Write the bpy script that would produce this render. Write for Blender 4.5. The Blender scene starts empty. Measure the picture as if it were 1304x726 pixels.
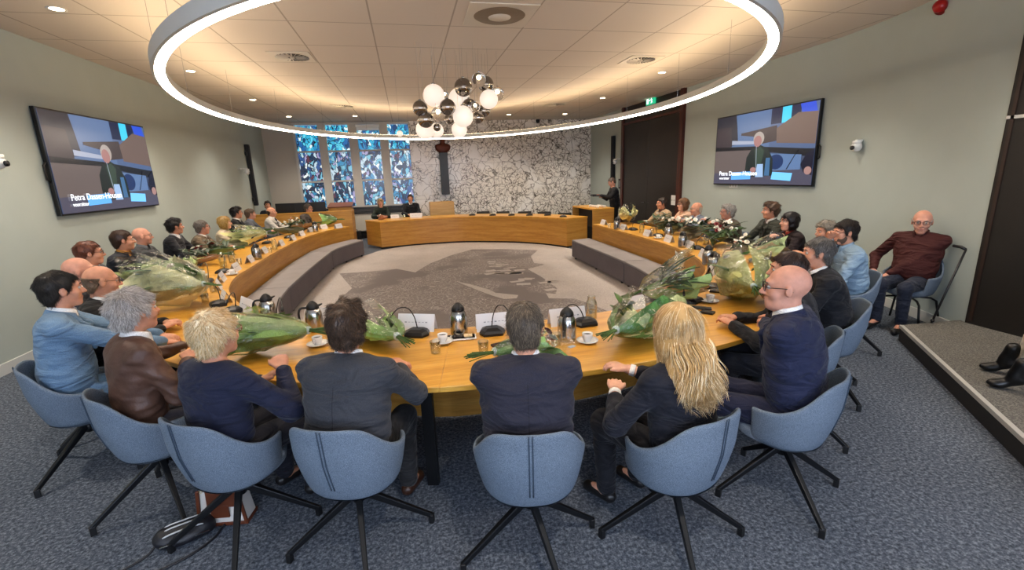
import bpy, math, random
import numpy as np
from mathutils import Vector, Matrix, Euler
from mathutils import noise as mnoise
rnd = random.Random(7)
S = bpy.context.scene
COL = S.collection
PI = math.pi
# ------------------------------------------------------------------ camera
F, CX, CY, CH = 588.0, 652.0, 363.0, 1.9
PITCH, YAW, ROLL = .236, .2025, -.035
_f = Vector((math.sin(YAW)*math.cos(PITCH), math.cos(YAW)*math.cos(PITCH), -math.sin(PITCH)))
_r = Vector((math.cos(YAW), -math.sin(YAW), 0)); _u = _r.cross(_f)
_c, _s = math.cos(ROLL), math.sin(ROLL)
CR = (_c*_r+_s*_u); CU = (-_s*_r+_c*_u)
cam = bpy.data.objects.new('camera', bpy.data.cameras.new('camera')); COL.objects.link(cam)
cam.matrix_world = Matrix(((CR.x, CU.x, -_f.x, 0), (CR.y, CU.y, -_f.y, 0), (CR.z, CU.z, -_f.z, CH), (0, 0, 0, 1)))
cam.data.sensor_width = 36; cam.data.lens = F/1304*36; cam.data.clip_start = .05; cam.data.clip_end = 200
S.camera = cam
def at(px, py, x=None, y=None, z=None):
    """the point of the room on the plane x=, y= or z= seen at a photo position"""
    d = CR*((px-CX)/F) - CU*((py-CY)/F) + _f
    t = x/d.x if x is not None else y/d.y if y is not None else (z-CH)/d.z
    return Vector((d.x*t, d.y*t, CH+d.z*t))
# ------------------------------------------------------------------ colours and materials
def lin(c):
    if isinstance(c, str):
        c = [int(c[i:i+2], 16)/255 for i in (0, 2, 4)]
        c = [v/12.92 if v <= .04045 else ((v+.055)/1.055)**2.4 for v in c]
    return (c[0], c[1], c[2], 1)
MATS = {}
class NT:
    def __init__(s, m): s.t = m.node_tree; s.n = s.t.nodes; s.l = s.t.links
    def add(s, typ, **kw):
        n = s.n.new(typ)
        for k, v in kw.items():
            if k.startswith('i_'):
                n.inputs[int(k[2:]) if k[2:].isdigit() else k[2:].replace('_', ' ')].default_value = v
            else: setattr(n, k, v)
        return n
    def link(s, a, b): s.l.new(a, b)
def newmat(name):
    m = bpy.data.materials.new(name); m.use_nodes = True
    return m, NT(m), m.node_tree.nodes['Principled BSDF']
def ramp(nt, stops, interp='LINEAR'):
    r = nt.add('ShaderNodeValToRGB'); cr = r.color_ramp; cr.interpolation = interp
    while len(cr.elements) < len(stops): cr.elements.new(.5)
    for e, (p, c) in zip(cr.elements, stops): e.position = p; e.color = lin(c)
    return r
def mat(name, col, rough=.6, metal=0, var=.0, vscale=8, bump=0, bscale=40, sheen=0, trans=0, ior=1.45, alpha=1, emit=None, es=1, stretch=None, coat=0, sub=0, spec=None):
    if name in MATS: return MATS[name]
    m, nt, b = newmat(name)
    c = lin(col)
    b.inputs['Base Color'].default_value = c; b.inputs['Roughness'].default_value = rough; b.inputs['Metallic'].default_value = metal
    b.inputs['Sheen Weight'].default_value = sheen; b.inputs['Transmission Weight'].default_value = trans; b.inputs['IOR'].default_value = ior
    b.inputs['Alpha'].default_value = alpha; b.inputs['Coat Weight'].default_value = coat
    if spec is not None: b.inputs['Specular IOR Level'].default_value = spec
    if sub: b.inputs['Subsurface Weight'].default_value = sub; b.inputs['Subsurface Radius'].default_value = (.02, .008, .004); b.inputs['Subsurface Scale'].default_value = .5
    if emit: b.inputs['Emission Color'].default_value = lin(emit); b.inputs['Emission Strength'].default_value = es
    if var or bump:
        tc = nt.add('ShaderNodeTexCoord'); mp = nt.add('ShaderNodeMapping'); nt.link(tc.outputs['Object'], mp.inputs[0])
        if stretch: mp.inputs['Scale'].default_value = stretch
    if var:
        n = nt.add('ShaderNodeTexNoise'); n.inputs['Scale'].default_value = vscale; n.inputs['Detail'].default_value = 5
        nt.link(mp.outputs[0], n.inputs[0])
        r = ramp(nt, [(.3, [max(0, x*(1-var)) for x in c[:3]]), (.7, [min(1, x*(1+var)) for x in c[:3]])])
        nt.link(n.outputs[0], r.inputs[0]); nt.link(r.outputs[0], b.inputs['Base Color'])
    if bump:
        n = nt.add('ShaderNodeTexNoise'); n.inputs['Scale'].default_value = bscale; n.inputs['Detail'].default_value = 4
        nt.link(mp.outputs[0], n.inputs[0])
        bp = nt.add('ShaderNodeBump'); bp.inputs['Strength'].default_value = bump; bp.inputs['Distance'].default_value = .01
        nt.link(n.outputs[0], bp.inputs['Height']); nt.link(bp.outputs[0], b.inputs['Normal'])
    MATS[name] = m
    return m
def emis(name, col, s):
    if name in MATS: return MATS[name]
    m, nt, b = newmat(name)
    b.inputs['Base Color'].default_value = (0, 0, 0, 1); b.inputs['Roughness'].default_value = .25
    b.inputs['Emission Color'].default_value = lin(col); b.inputs['Emission Strength'].default_value = s
    MATS[name] = m
    return m
def fabric(name, c1, c2, scale=300, bump=.3, rough=.9, s2=2.5, v2=.12):
    if name in MATS: return MATS[name]
    m, nt, b = newmat(name); b.inputs['Roughness'].default_value = rough; b.inputs['Specular IOR Level'].default_value = .2
    tc = nt.add('ShaderNodeTexCoord'); n = nt.add('ShaderNodeTexNoise'); n.inputs['Scale'].default_value = scale; n.inputs['Detail'].default_value = 2
    n2 = nt.add('ShaderNodeTexNoise'); n2.inputs['Scale'].default_value = s2; n2.inputs['Detail'].default_value = 3
    nt.link(tc.outputs['Object'], n.inputs[0]); nt.link(tc.outputs['Object'], n2.inputs[0])
    r = ramp(nt, [(.36, c1), (.64, c2)]); nt.link(n.outputs[0], r.inputs[0])
    mx = nt.add('ShaderNodeMix', data_type='RGBA', blend_type='MULTIPLY'); mx.inputs[0].default_value = 1
    r2 = ramp(nt, [(.35, [1-v2]*3), (.65, [1, 1, 1])]); nt.link(n2.outputs[0], r2.inputs[0])
    nt.link(r.outputs[0], mx.inputs[6]); nt.link(r2.outputs[0], mx.inputs[7]); nt.link(mx.outputs[2], b.inputs['Base Color'])
    bp = nt.add('ShaderNodeBump'); bp.inputs['Strength'].default_value = bump; bp.inputs['Distance'].default_value = .002
    nt.link(n.outputs[0], bp.inputs['Height']); nt.link(bp.outputs[0], b.inputs['Normal'])
    MATS[name] = m
    return m
def wood(name, c1, c2, c3, along='x', scale=1.0, rough=.38, plank=None):
    if name in MATS: return MATS[name]
    m, nt, b = newmat(name); b.inputs['Roughness'].default_value = rough
    tc = nt.add('ShaderNodeTexCoord'); mp = nt.add('ShaderNodeMapping')
    st = {'x': (.7, 9, 9), 'y': (9, .7, 9), 'z': (9, 9, .7), 'h': (.8, .8, 11)}[along]
    mp.inputs['Scale'].default_value = [v*scale for v in st]
    nt.link(tc.outputs['Object'], mp.inputs[0])
    n = nt.add('ShaderNodeTexNoise'); n.inputs['Scale'].default_value = 1.6; n.inputs['Detail'].default_value = 7; n.inputs['Roughness'].default_value = .62; n.inputs['Distortion'].default_value = .35
    nt.link(mp.outputs[0], n.inputs[0])
    r = ramp(nt, [(.3, c1), (.5, c2), (.72, c3)]); nt.link(n.outputs[0], r.inputs[0])
    n3 = nt.add('ShaderNodeTexNoise'); n3.inputs['Scale'].default_value = 12; n3.inputs['Detail'].default_value = 4; nt.link(mp.outputs[0], n3.inputs[0])
    mx = nt.add('ShaderNodeMix', data_type='RGBA', blend_type='MULTIPLY'); mx.inputs[0].default_value = .5
    r2 = ramp(nt, [(.35, [.72]*3), (.6, [1, 1, 1])]); nt.link(n3.outputs[0], r2.inputs[0])
    nt.link(r.outputs[0], mx.inputs[6]); nt.link(r2.outputs[0], mx.inputs[7]); nt.link(mx.outputs[2], b.inputs['Base Color'])
    MATS[name] = m
    return m
# ------------------------------------------------------------------ object helpers
def tag(o, label=None, cat=None, group=None, kind=None):
    if label: o['label'] = label
    if cat: o['category'] = cat
    if group: o['group'] = group
    if kind: o['kind'] = kind
    return o
def thing(name, label, cat, loc=(0, 0, 0), rz=0, group=None):
    o = bpy.data.objects.new(name, None); COL.objects.link(o); o.empty_display_size = .1
    o.location = loc; o.rotation_euler = (0, 0, rz)
    return tag(o, label, cat, group)
def link_mesh(name, me, parent=None):
    o = bpy.data.objects.new(name, me); COL.objects.link(o)
    if parent is not None: o.parent = parent
    return o
class MB:
    def __init__(s): s.v = []; s.f = []; s.mi = []
    def face(s, f, mi=0): s.f.append(f); s.mi.append(mi)
    def box(s, c, d, rot=None, mi=0, taper=1):
        b = len(s.v); R = rot if rot is not None else Matrix.Identity(3)
        for dz in (-.5, .5):
            tp = taper if dz > 0 else 1
            for dx, dy in ((-.5, -.5), (.5, -.5), (.5, .5), (-.5, .5)):
                s.v.append(tuple(Vector(c)+R @ Vector((dx*d[0]*tp, dy*d[1]*tp, dz*d[2]))))
        for f in ((0, 3, 2, 1), (4, 5, 6, 7), (0, 1, 5, 4), (1, 2, 6, 5), (2, 3, 7, 6), (3, 0, 4, 7)):
            s.face(tuple(b+i for i in f), mi)
        return s
    def bar(s, a, b, w, h, w2=None, h2=None, mi=0):
        """rectangular bar from a to b"""
        a, b = Vector(a), Vector(b); d = (b-a).normalized()
        up = Vector((0, 0, 1)) if abs(d.z) < .95 else Vector((0, 1, 0))
        x = d.cross(up).normalized(); y = x.cross(d)
        w2 = w2 or w; h2 = h2 or h; k = len(s.v)
        for p, ww, hh in ((a, w, h), (b, w2, h2)):
            for i, j in ((-1, -1), (1, -1), (1, 1), (-1, 1)):
                s.v.append(tuple(p+x*(i*ww/2)+y*(j*hh/2)))
        for f in ((0, 3, 2, 1), (4, 5, 6, 7), (0, 1, 5, 4), (1, 2, 6, 5), (2, 3, 7, 6), (3, 0, 4, 7)):
            s.face(tuple(k+i for i in f), mi)
        return s
    def tube(s, pts, r, n=8, cap=True, mi=0, closed=False):
        pts = [Vector(p) for p in pts]; N = len(pts); rs = r if hasattr(r, '__len__') else [r]*N
        k = len(s.v); prev = None
        for i, p in enumerate(pts):
            if closed: d = (pts[(i+1) % N]-pts[i-1]).normalized()
            else: d = (pts[min(i+1, N-1)]-pts[max(i-1, 0)]).normalized()
            if prev is None:
                up = Vector((0, 0, 1)) if abs(d.z) < .9 else Vector((1, 0, 0)); x = d.cross(up).normalized()
            else:
                x = (prev - d*prev.dot(d)); x = x.normalized() if x.length > 1e-6 else d.orthogonal().normalized()
            prev = x; y = d.cross(x)
            for j in range(n):
                a = 2*PI*j/n; s.v.append(tuple(p+(x*math.cos(a)+y*math.sin(a))*rs[i]))
        for i in range(N if closed else N-1):
            i2 = (i+1) % N
            for j in range(n):
                j2 = (j+1) % n; s.face((k+i*n+j, k+i*n+j2, k+i2*n+j2, k+i2*n+j), mi)
        if cap and not closed:
            s.face(tuple(k+j for j in reversed(range(n))), mi); s.face(tuple(k+(N-1)*n+j for j in range(n)), mi)
        return s
    def lathe(s, prof, n=24, c=(0, 0, 0), mi=0, cap=True, sq=0):
        k = len(s.v)
        for r, z in prof:
            for j in range(n):
                a = 2*PI*j/n
                q = 1
                if sq: q = 1/max(abs(math.cos(a)), abs(math.sin(a)))**sq
                s.v.append((c[0]+r*q*math.cos(a), c[1]+r*q*math.sin(a), c[2]+z))
        for i in range(len(prof)-1):
            for j in range(n):
                j2 = (j+1) % n; s.face((k+i*n+j, k+i*n+j2, k+(i+1)*n+j2, k+(i+1)*n+j), mi)
        if cap:
            s.face(tuple(k+j for j in reversed(range(n))), mi); s.face(tuple(k+(len(prof)-1)*n+j for j in range(n)), mi)
        return s
    def prism(s, poly, z0, z1, mi=0):
        n = len(poly); k = len(s.v)
        ar = sum(poly[i-1][0]*poly[i][1]-poly[i][0]*poly[i-1][1] for i in range(n))
        if ar < 0: poly = list(reversed(poly))
        for z in (z0, z1):
            for p in poly: s.v.append((p[0], p[1], z))
        s.face(tuple(k+i for i in reversed(range(n))), mi); s.face(tuple(k+n+i for i in range(n)), mi)
        for i in range(n):
            j = (i+1) % n; s.face((k+i, k+j, k+n+j, k+n+i), mi)
        return s
    def strip(s, A, B, z0, z1, mi=0):
        """solid band between two plan polylines of equal length"""
        n = len(A); k = len(s.v)
        for p, q in zip(A, B):
            for r, z in ((p, z0), (q, z0), (q, z1), (p, z1)): s.v.append((r[0], r[1], z))
        for i in range(n-1):
            a, b = k+4*i, k+4*i+4
            for f in ((a, b, b+1, a+1), (a+1, b+1, b+2, a+2), (a+2, b+2, b+3, a+3), (a+3, b+3, b, a)): s.face(f, mi)
        s.face((k, k+1, k+2, k+3), mi); e = k+4*(n-1); s.face((e+3, e+2, e+1, e), mi)
        return s
    def sphere(s, c, r, nu=12, nv=8, mi=0, sc=(1, 1, 1)):
        k = len(s.v)
        for i in range(1, nv):
            th = PI*i/nv
            for j in range(nu):
                a = 2*PI*j/nu; s.v.append((c[0]+r*sc[0]*math.sin(th)*math.cos(a), c[1]+r*sc[1]*math.sin(th)*math.sin(a), c[2]+r*sc[2]*math.cos(th)))
        t = len(s.v); s.v.append((c[0], c[1], c[2]+r*sc[2])); s.v.append((c[0], c[1], c[2]-r*sc[2]))
        for i in range(nv-2):
            for j in range(nu):
                j2 = (j+1) % nu; s.face((k+i*nu+j, k+(i+1)*nu+j, k+(i+1)*nu+j2, k+i*nu+j2), mi)
        for j in range(nu):
            j2 = (j+1) % nu; s.face((t, k+j, k+j2), mi); s.face((t+1, k+(nv-2)*nu+j2, k+(nv-2)*nu+j), mi)
        return s
    def grid(s, P, mi=0, closeu=False):
        """P[i][j] points"""
        k = len(s.v); n, m = len(P), len(P[0])
        for row in P:
            for p in row: s.v.append(tuple(p))
        for i in range(n if closeu else n-1):
            i2 = (i+1) % n
            for j in range(m-1): s.face((k+i*m+j, k+i*m+j+1, k+i2*m+j+1, k+i2*m+j), mi)
        return s
    def xf(s, M):
        s.v = [tuple(M @ Vector(p)) for p in s.v]; return s
    def mesh(s, name, mats, smooth=False):
        me = bpy.data.meshes.new(name); me.from_pydata(s.v, [], s.f)
        for m in (mats if isinstance(mats, (list, tuple)) else [mats]): me.materials.append(m)
        if any(s.mi): me.polygons.foreach_set('material_index', s.mi)
        me.update()
        if smooth is True: me.polygons.foreach_set('use_smooth', [True]*len(me.polygons))
        elif smooth: me.shade_smooth() if hasattr(me, 'shade_smooth') else None; me.set_sharp_from_angle(angle=smooth)
        return me
    def build(s, name, mats, parent=None, smooth=False, bevel=0, label=None):
        o = link_mesh(name, s.mesh(name, mats, smooth), parent)
        if bevel:
            bv = o.modifiers.new('bevel', 'BEVEL'); bv.width = bevel; bv.segments = 2; bv.limit_method = 'ANGLE'; bv.angle_limit = math.radians(40)
        if label: o['label'] = label
        return o
def copy_tree(o, parent=None):
    c = o.copy(); COL.objects.link(c); c.parent = parent
    for ch in list(o.children): copy_tree(ch, c)
    return c
def copy_of(o, label, loc, rz=0, group=None):
    c = copy_tree(o); c['label'] = label; c.location = loc; c.rotation_euler = (0, 0, rz)
    if group: c['group'] = group
    return c
def catmull(pts, n=8, closed=False):
    pts = [Vector(p) for p in pts]; N = len(pts); out = []
    for i in range(N if closed else N-1):
        if closed: a, b, c, d = pts[i-1], pts[i], pts[(i+1) % N], pts[(i+2) % N]
        else:
            b, c = pts[i], pts[i+1]; a = pts[i-1] if i else b*2-c; d = pts[i+2] if i+2 < N else c*2-b
        for k in range(n):
            t = k/n; out.append(.5*((2*b)+(c-a)*t+(2*a-5*b+4*c-d)*t*t+(3*b-a-3*c+d)*t**3))
    if not closed: out.append(pts[-1].copy())
    return out
def offset(poly, d):
    out = []
    for i in range(len(poly)):
        a = poly[max(i-1, 0)]; b = poly[min(i+1, len(poly)-1)]
        t = (Vector((b[0], b[1]))-Vector((a[0], a[1]))).normalized()
        out.append(Vector((poly[i][0]-t.y*d, poly[i][1]+t.x*d)))
    return out
def resample(poly, n):
    P = [Vector((p[0], p[1])) for p in poly]; L = [0]
    for i in range(1, len(P)): L.append(L[-1]+(P[i]-P[i-1]).length)
    out = []
    for k in range(n):
        t = L[-1]*k/(n-1); i = 1
        while i < len(P)-1 and L[i] < t: i += 1
        u = (t-L[i-1])/max(1e-9, L[i]-L[i-1]); out.append(P[i-1].lerp(P[i], min(1, max(0, u))))
    return out
# ------------------------------------------------------------------ smooth solid modelling (distance field -> quads)
class Field:
    def __init__(s, lo, hi, h, zfine=None):
        def ax(a, b): return np.arange(a, b+h, h, dtype=np.float32)
        s.x, s.y = ax(lo[0], hi[0]), ax(lo[1], hi[1])
        if zfine:
            za, hf = zfine; s.z = np.concatenate([np.arange(lo[2], za, h), np.arange(za, hi[2]+hf, hf)]).astype(np.float32)
        else: s.z = ax(lo[2], hi[2])
        s.F = np.full((len(s.x), len(s.y), len(s.z)), .06, np.float32)
    def blk(s, lo, hi, pad):
        sl = []
        for a, l, h in ((s.x, lo[0], hi[0]), (s.y, lo[1], hi[1]), (s.z, lo[2], hi[2])):
            i0 = int(np.searchsorted(a, l-pad)); i1 = int(np.searchsorted(a, h+pad)); sl.append(slice(max(0, i0-1), min(len(a), i1+1)))
        return tuple(sl)
    def pts(s, sl): return s.x[sl[0]][:, None, None], s.y[sl[1]][None, :, None], s.z[sl[2]][None, None, :]
    def comb(s, sl, d, k, op):
        A = s.F[sl]
        if A.size == 0: return
        if op == 'u':
            h = np.maximum(k-np.abs(A-d), 0)/k if k else 0; s.F[sl] = np.minimum(A, d)-h*h*k*.25
        elif op == 's':
            d = -d; h = np.maximum(k-np.abs(A-d), 0)/k if k else 0; s.F[sl] = np.maximum(A, d)+h*h*k*.25
    def cap(s, a, b, ra, rb=None, k=.03, op='u', sy=1):
        rb = ra if rb is None else rb; a = np.array(a, np.float32); b = np.array(b, np.float32); R = max(ra, rb)
        sl = s.blk(np.minimum(a, b)-R, np.maximum(a, b)+R, .06+k); X, Y, Z = s.pts(sl)
        ab = b-a; t = ((X-a[0])*ab[0]+(Y-a[1])*ab[1]+(Z-a[2])*ab[2])/max(1e-9, float(ab@ab)); t = np.clip(t, 0, 1)
        d = np.sqrt((X-a[0]-t*ab[0])**2+(Y-a[1]-t*ab[1])**2+(Z-a[2]-t*ab[2])**2)-(ra+(rb-ra)*t)
        s.comb(sl, d, k, op)
    def chain(s, P, r, k=.02, op='u'):
        for i in range(len(P)-1): s.cap(P[i], P[i+1], r[i] if hasattr(r, '__len__') else r, r[i+1] if hasattr(r, '__len__') else r, k, op)
    def ell(s, c, r, R=None, k=.03, op='u'):
        c = np.array(c, np.float32); m = max(r)
        sl = s.blk(c-m, c+m, .06+k); X, Y, Z = s.pts(sl); X = X-c[0]; Y = Y-c[1]; Z = Z-c[2]
        if R is not None:
            R = np.array(R, np.float32)  # columns = local axes
            X, Y, Z = X*R[0, 0]+Y*R[1, 0]+Z*R[2, 0], X*R[0, 1]+Y*R[1, 1]+Z*R[2, 1], X*R[0, 2]+Y*R[1, 2]+Z*R[2, 2]
        k0 = np.sqrt((X/r[0])**2+(Y/r[1])**2+(Z/r[2])**2)+1e-6; k1 = np.sqrt((X/r[0]**2)**2+(Y/r[1]**2)**2+(Z/r[2]**2)**2)+1e-6
        s.comb(sl, k0*(k0-1)/k1, k, op)
    def mesh(s, name, m, smooth=True):
        Fd = s.F; nx, ny, nz = Fd.shape
        Fd[0] = Fd[-1] = .05; Fd[:, 0] = Fd[:, -1] = .05; Fd[:, :, 0] = Fd[:, :, -1] = .05
        I = Fd < 0
        cs = np.zeros((nx-1, ny-1, nz-1), np.int8)
        off = [(i, j, k) for i in (0, 1) for j in (0, 1) for k in (0, 1)]
        for i, j, k in off: cs += I[i:nx-1+i, j:ny-1+j, k:nz-1+k]
        ci = np.argwhere((cs > 0) & (cs < 8))
        if len(ci) == 0: return None
        idx = np.full((nx-1, ny-1, nz-1), -1, np.int32); idx[tuple(ci.T)] = np.arange(len(ci))
        acc = np.zeros((len(ci), 3)); cnt = np.zeros(len(ci)); ax = (s.x, s.y, s.z)
        for a in off:
            for d in range(3):
                if a[d]: continue
                b = list(a); b[d] = 1
                pa = ci+np.array(a); pb = ci+np.array(b)
                fa = Fd[tuple(pa.T)]; fb = Fd[tuple(pb.T)]; mk = (fa < 0) != (fb < 0)
                t = np.where(mk, fa/np.where(mk, fa-fb, 1), 0)
                for e in range(3):
                    va = ax[e][pa[:, e]]; vb = ax[e][pb[:, e]]; acc[:, e] += np.where(mk, va+(vb-va)*t, 0)
                cnt += mk
        V = acc/np.maximum(cnt, 1)[:, None]
        Q = []
        for d in range(3):
            sa = [slice(None)]*3; sb = [slice(None)]*3; sa[d] = slice(0, -1); sb[d] = slice(1, None)
            A, B = I[tuple(sa)], I[tuple(sb)]; e = np.argwhere(A != B)
            o1, o2 = [(1, 2), (2, 0), (0, 1)][d]
            e = e[(e[:, o1] > 0) & (e[:, o2] > 0)]
            ins = A[tuple(e.T)]
            def g(u, v):
                p = e.copy(); p[:, o1] -= u; p[:, o2] -= v; return idx[tuple(p.T)]
            q = np.stack([g(0, 0), g(1, 0), g(1, 1), g(0, 1)], 1)
            q[~ins] = q[~ins][:, ::-1]; Q.append(q)
        Q = np.concatenate(Q)
        me = bpy.data.meshes.new(name); me.vertices.add(len(V)); me.vertices.foreach_set('co', V.astype(np.float32).ravel())
        me.loops.add(Q.size); me.loops.foreach_set('vertex_index', Q.astype(np.int32).ravel())
        me.polygons.add(len(Q)); me.polygons.foreach_set('loop_start', np.arange(0, Q.size, 4, dtype=np.int32)); me.polygons.foreach_set('loop_total', np.full(len(Q), 4, np.int32))
        me.update(calc_edges=True); me.validate()
        if smooth: me.polygons.foreach_set('use_smooth', [True]*len(me.polygons))
        for q in (m if isinstance(m, (list, tuple)) else [m]): me.materials.append(q)
        return me
    def build(s, name, m, parent, label=None):
        me = s.mesh(name, m)
        if me is None: return None
        o = link_mesh(name, me, parent)
        if label: o['label'] = label
        return o
# ------------------------------------------------------------------ people
def rz(a): return Matrix.Rotation(a, 3, 'Z')
def A3(M): return np.array([[M[i][j] for j in range(3)] for i in range(3)], np.float32)
SKIN = {}
def skin(tone):
    c = {'pale': 'd9a48a', 'mid': 'c98f72', 'warm': 'c08464', 'red': 'c78f78', 'dark': 'a97252'}[tone]
    m = mat('skin_'+tone, c, .5, var=.1, vscale=30, bump=.12, bscale=160, sub=.12, spec=.35)
    return m
def cloth(name, c, kind):
    k = 'cloth_%s_%s' % (kind, c)
    if k in MATS: return MATS[k]
    l = lin(c)
    if kind == 'leather': return mat(k, c, .5, var=.2, vscale=9, bump=.9, bscale=17, spec=.4)
    hi = [min(1, v*1.18+.004) for v in l[:3]]; lo = [v*.84 for v in l[:3]]
    m, nt, b = newmat(k); b.inputs['Roughness'].default_value = .8 if kind != 'shirt' else .75; b.inputs['Specular IOR Level'].default_value = .25
    b.inputs['Sheen Weight'].default_value = .06 if kind != 'shirt' else .0
    tc = nt.add('ShaderNodeTexCoord')
    n = nt.add('ShaderNodeTexNoise'); n.inputs['Scale'].default_value = 260; n.inputs['Detail'].default_value = 2; nt.link(tc.outputs['Object'], n.inputs[0])
    r = ramp(nt, [(.35, lo), (.65, hi)]); nt.link(n.outputs[0], r.inputs[0])
    if kind == 'wool':  # sewn seams: one down the back, one at each sleeve
        sx = nt.add('ShaderNodeSeparateXYZ'); nt.link(tc.outputs['Object'], sx.inputs[0]); ab = nt.add('ShaderNodeMath', operation='ABSOLUTE'); nt.link(sx.outputs[0], ab.inputs[0])
        c1 = nt.add('ShaderNodeMath', operation='COMPARE'); nt.link(ab.outputs[0], c1.inputs[0]); c1.inputs[1].default_value = 0; c1.inputs[2].default_value = .0022
        zc_ = nt.add('ShaderNodeMath', operation='MULTIPLY_ADD'); nt.link(sx.outputs[2], zc_.inputs[0]); zc_.inputs[1].default_value = -.12; zc_.inputs[2].default_value = .305
        c2 = nt.add('ShaderNodeMath', operation='COMPARE'); nt.link(ab.outputs[0], c2.inputs[0]); nt.link(zc_.outputs[0], c2.inputs[1]); c2.inputs[2].default_value = .0022
        yl_ = nt.add('ShaderNodeMath', operation='LESS_THAN'); nt.link(sx.outputs[1], yl_.inputs[0]); yl_.inputs[1].default_value = -.06
        mx0 = nt.add('ShaderNodeMath', operation='MAXIMUM'); nt.link(c1.outputs[0], mx0.inputs[0]); nt.link(c2.outputs[0], mx0.inputs[1])
        mxx = nt.add('ShaderNodeMath', operation='MULTIPLY'); nt.link(mx0.outputs[0], mxx.inputs[0]); nt.link(yl_.outputs[0], mxx.inputs[1])
        mc = nt.add('ShaderNodeMix', data_type='RGBA'); nt.link(mxx.outputs[0], mc.inputs[0]); nt.link(r.outputs[0], mc.inputs[6]); mc.inputs[7].default_value = (l[0]*.5, l[1]*.5, l[2]*.5, 1); nt.link(mc.outputs[2], b.inputs['Base Color'])
    else: nt.link(r.outputs[0], b.inputs['Base Color'])
    mp = nt.add('ShaderNodeMapping'); mp.inputs['Scale'].default_value = (2.2, 2.2, 6.5); mp.inputs['Rotation'].default_value = (.25, .3, .1); nt.link(tc.outputs['Object'], mp.inputs[0])
    w = nt.add('ShaderNodeTexNoise'); w.inputs['Scale'].default_value = 2.1; w.inputs['Detail'].default_value = 2.5; w.inputs['Distortion'].default_value = 1.1; nt.link(mp.outputs[0], w.inputs[0])
    b1 = nt.add('ShaderNodeBump'); b1.inputs['Strength'].default_value = .85; b1.inputs['Distance'].default_value = .05; nt.link(w.outputs[0], b1.inputs['Height'])
    b2 = nt.add('ShaderNodeBump'); b2.inputs['Strength'].default_value = .25; b2.inputs['Distance'].default_value = .002; nt.link(n.outputs[0], b2.inputs['Height']); nt.link(b1.outputs[0], b2.inputs['Normal'])
    nt.link(b2.outputs[0], b.inputs['Normal']); MATS[k] = m
    return m
def hairmat(c, c2=None):
    k = 'hair_%s_%s' % (c, c2)
    if k in MATS: return MATS[k]
    m, nt, b = newmat(k); b.inputs['Roughness'].default_value = .42; b.inputs['Specular IOR Level'].default_value = .35
    l = lin(c)[:3]; h = lin(c2)[:3] if c2 else [min(1, v*1.7+.01) for v in l]
    g = nt.add('ShaderNodeNewGeometry'); r = ramp(nt, [(0, [v*.55 for v in l]), (.5, l), (1, h)]); nt.link(g.outputs['Random Per Island'], r.inputs[0])
    nt.link(r.outputs[0], b.inputs['Base Color']); MATS[k] = m
    return m
def wr(me_field, X, Y, Z, amp): pass
def ik(S_, T_, l1, l2, hint):
    d = T_-S_; L = d.length; mx = (l1+l2)*.995
    if L > mx: T_ = S_+d*(mx/L); d = T_-S_; L = mx
    a = (l1*l1-l2*l2+L*L)/(2*L); h = math.sqrt(max(0, l1*l1-a*a)); n = d.normalized()
    p = (hint-n*hint.dot(n)); p = p.normalized() if p.length > 1e-5 else n.orthogonal()
    return S_+n*a+p*h, T_
def folds(f, amp, seed):
    """cloth folds: a gentle displacement of the distance field"""
    if not amp: return
    X, Y, Z = f.x[:, None, None], f.y[None, :, None], f.z[None, None, :]
    q = seed*1.7; z0 = float(f.z[0]); zz = np.clip(1-(Z-z0)*2.0, .12, 1)
    wv = 6*np.sin(7*X+q)+4*np.sin(9*Y+2*q)
    w = zz*np.sin(105*Z+wv)*(.6+.4*np.sin(11*X+q)) + .8*np.sin(60*X*np.sign(X+1e-6)+85*Z+5*np.sin(10*Y+q))*np.clip((np.abs(X)-.13)*6, 0, 1) + .45*np.sin(46*Z-34*X+4*np.sin(13*Y+q))+.3*np.sin(150*Z+70*X+q)*zz
    f.F += (amp*w).astype(np.float32)
def strand_mesh(V, N, n, L, rad, lift, rng, crown, down=0, wave=0, K=5, jit=.3, curl=0):
    """tapered strands rooted on a surface, flowing away from the crown"""
    i = rng.choice(len(V), n); p = V[i]+rng.normal(0, .002, (n, 3)); nr = N[i]
    d = p-crown; d = d+np.array([0, 0, -down])*1.0; d += rng.normal(0, jit, (n, 3))*np.linalg.norm(d, axis=1, keepdims=True)
    d -= nr*(d*nr).sum(1, keepdims=True); d /= np.linalg.norm(d, axis=1, keepdims=True)+1e-9
    d = d*(1-lift)+nr*lift; d /= np.linalg.norm(d, axis=1, keepdims=True)
    Ls = L*rng.uniform(.6, 1.15, (n, 1)); side = np.cross(nr, d); side /= np.linalg.norm(side, axis=1, keepdims=True)+1e-9
    ph = rng.uniform(0, 6.28, (n, 1)); pts = []
    for k in range(K):
        t = k/(K-1); q = p-nr*.002+d*Ls*t-nr*((Ls*t)**2)/(2*.11)*(1-lift*.8)+side*(wave*np.sin(ph+t*4.5)*t+curl*Ls*t*t*np.sign(np.sin(ph)))
        q = q+np.array([0, 0, -1])*(down*.4*(Ls*t)**2)
        pts.append(q)
    P = np.stack(pts, 1); verts = np.zeros((n, K, 3, 3))
    for k in range(K):
        r = rad*(1-.75*k/(K-1))
        for j in range(3):
            a = 2*PI*j/3; verts[:, k, j] = P[:, k]+side*math.cos(a)*r+nr*math.sin(a)*r*.6
    base = (np.arange(n)*K*3)[:, None, None]; kk = (np.arange(K-1)*3)[None, :, None]; j = np.arange(3)[None, None, :]; j2 = (j+1) % 3
    q = np.stack([base+kk+j, base+kk+j2, base+kk+3+j2, base+kk+3+j], -1).reshape(-1, 4)
    return verts.reshape(-1, 3), q
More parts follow.
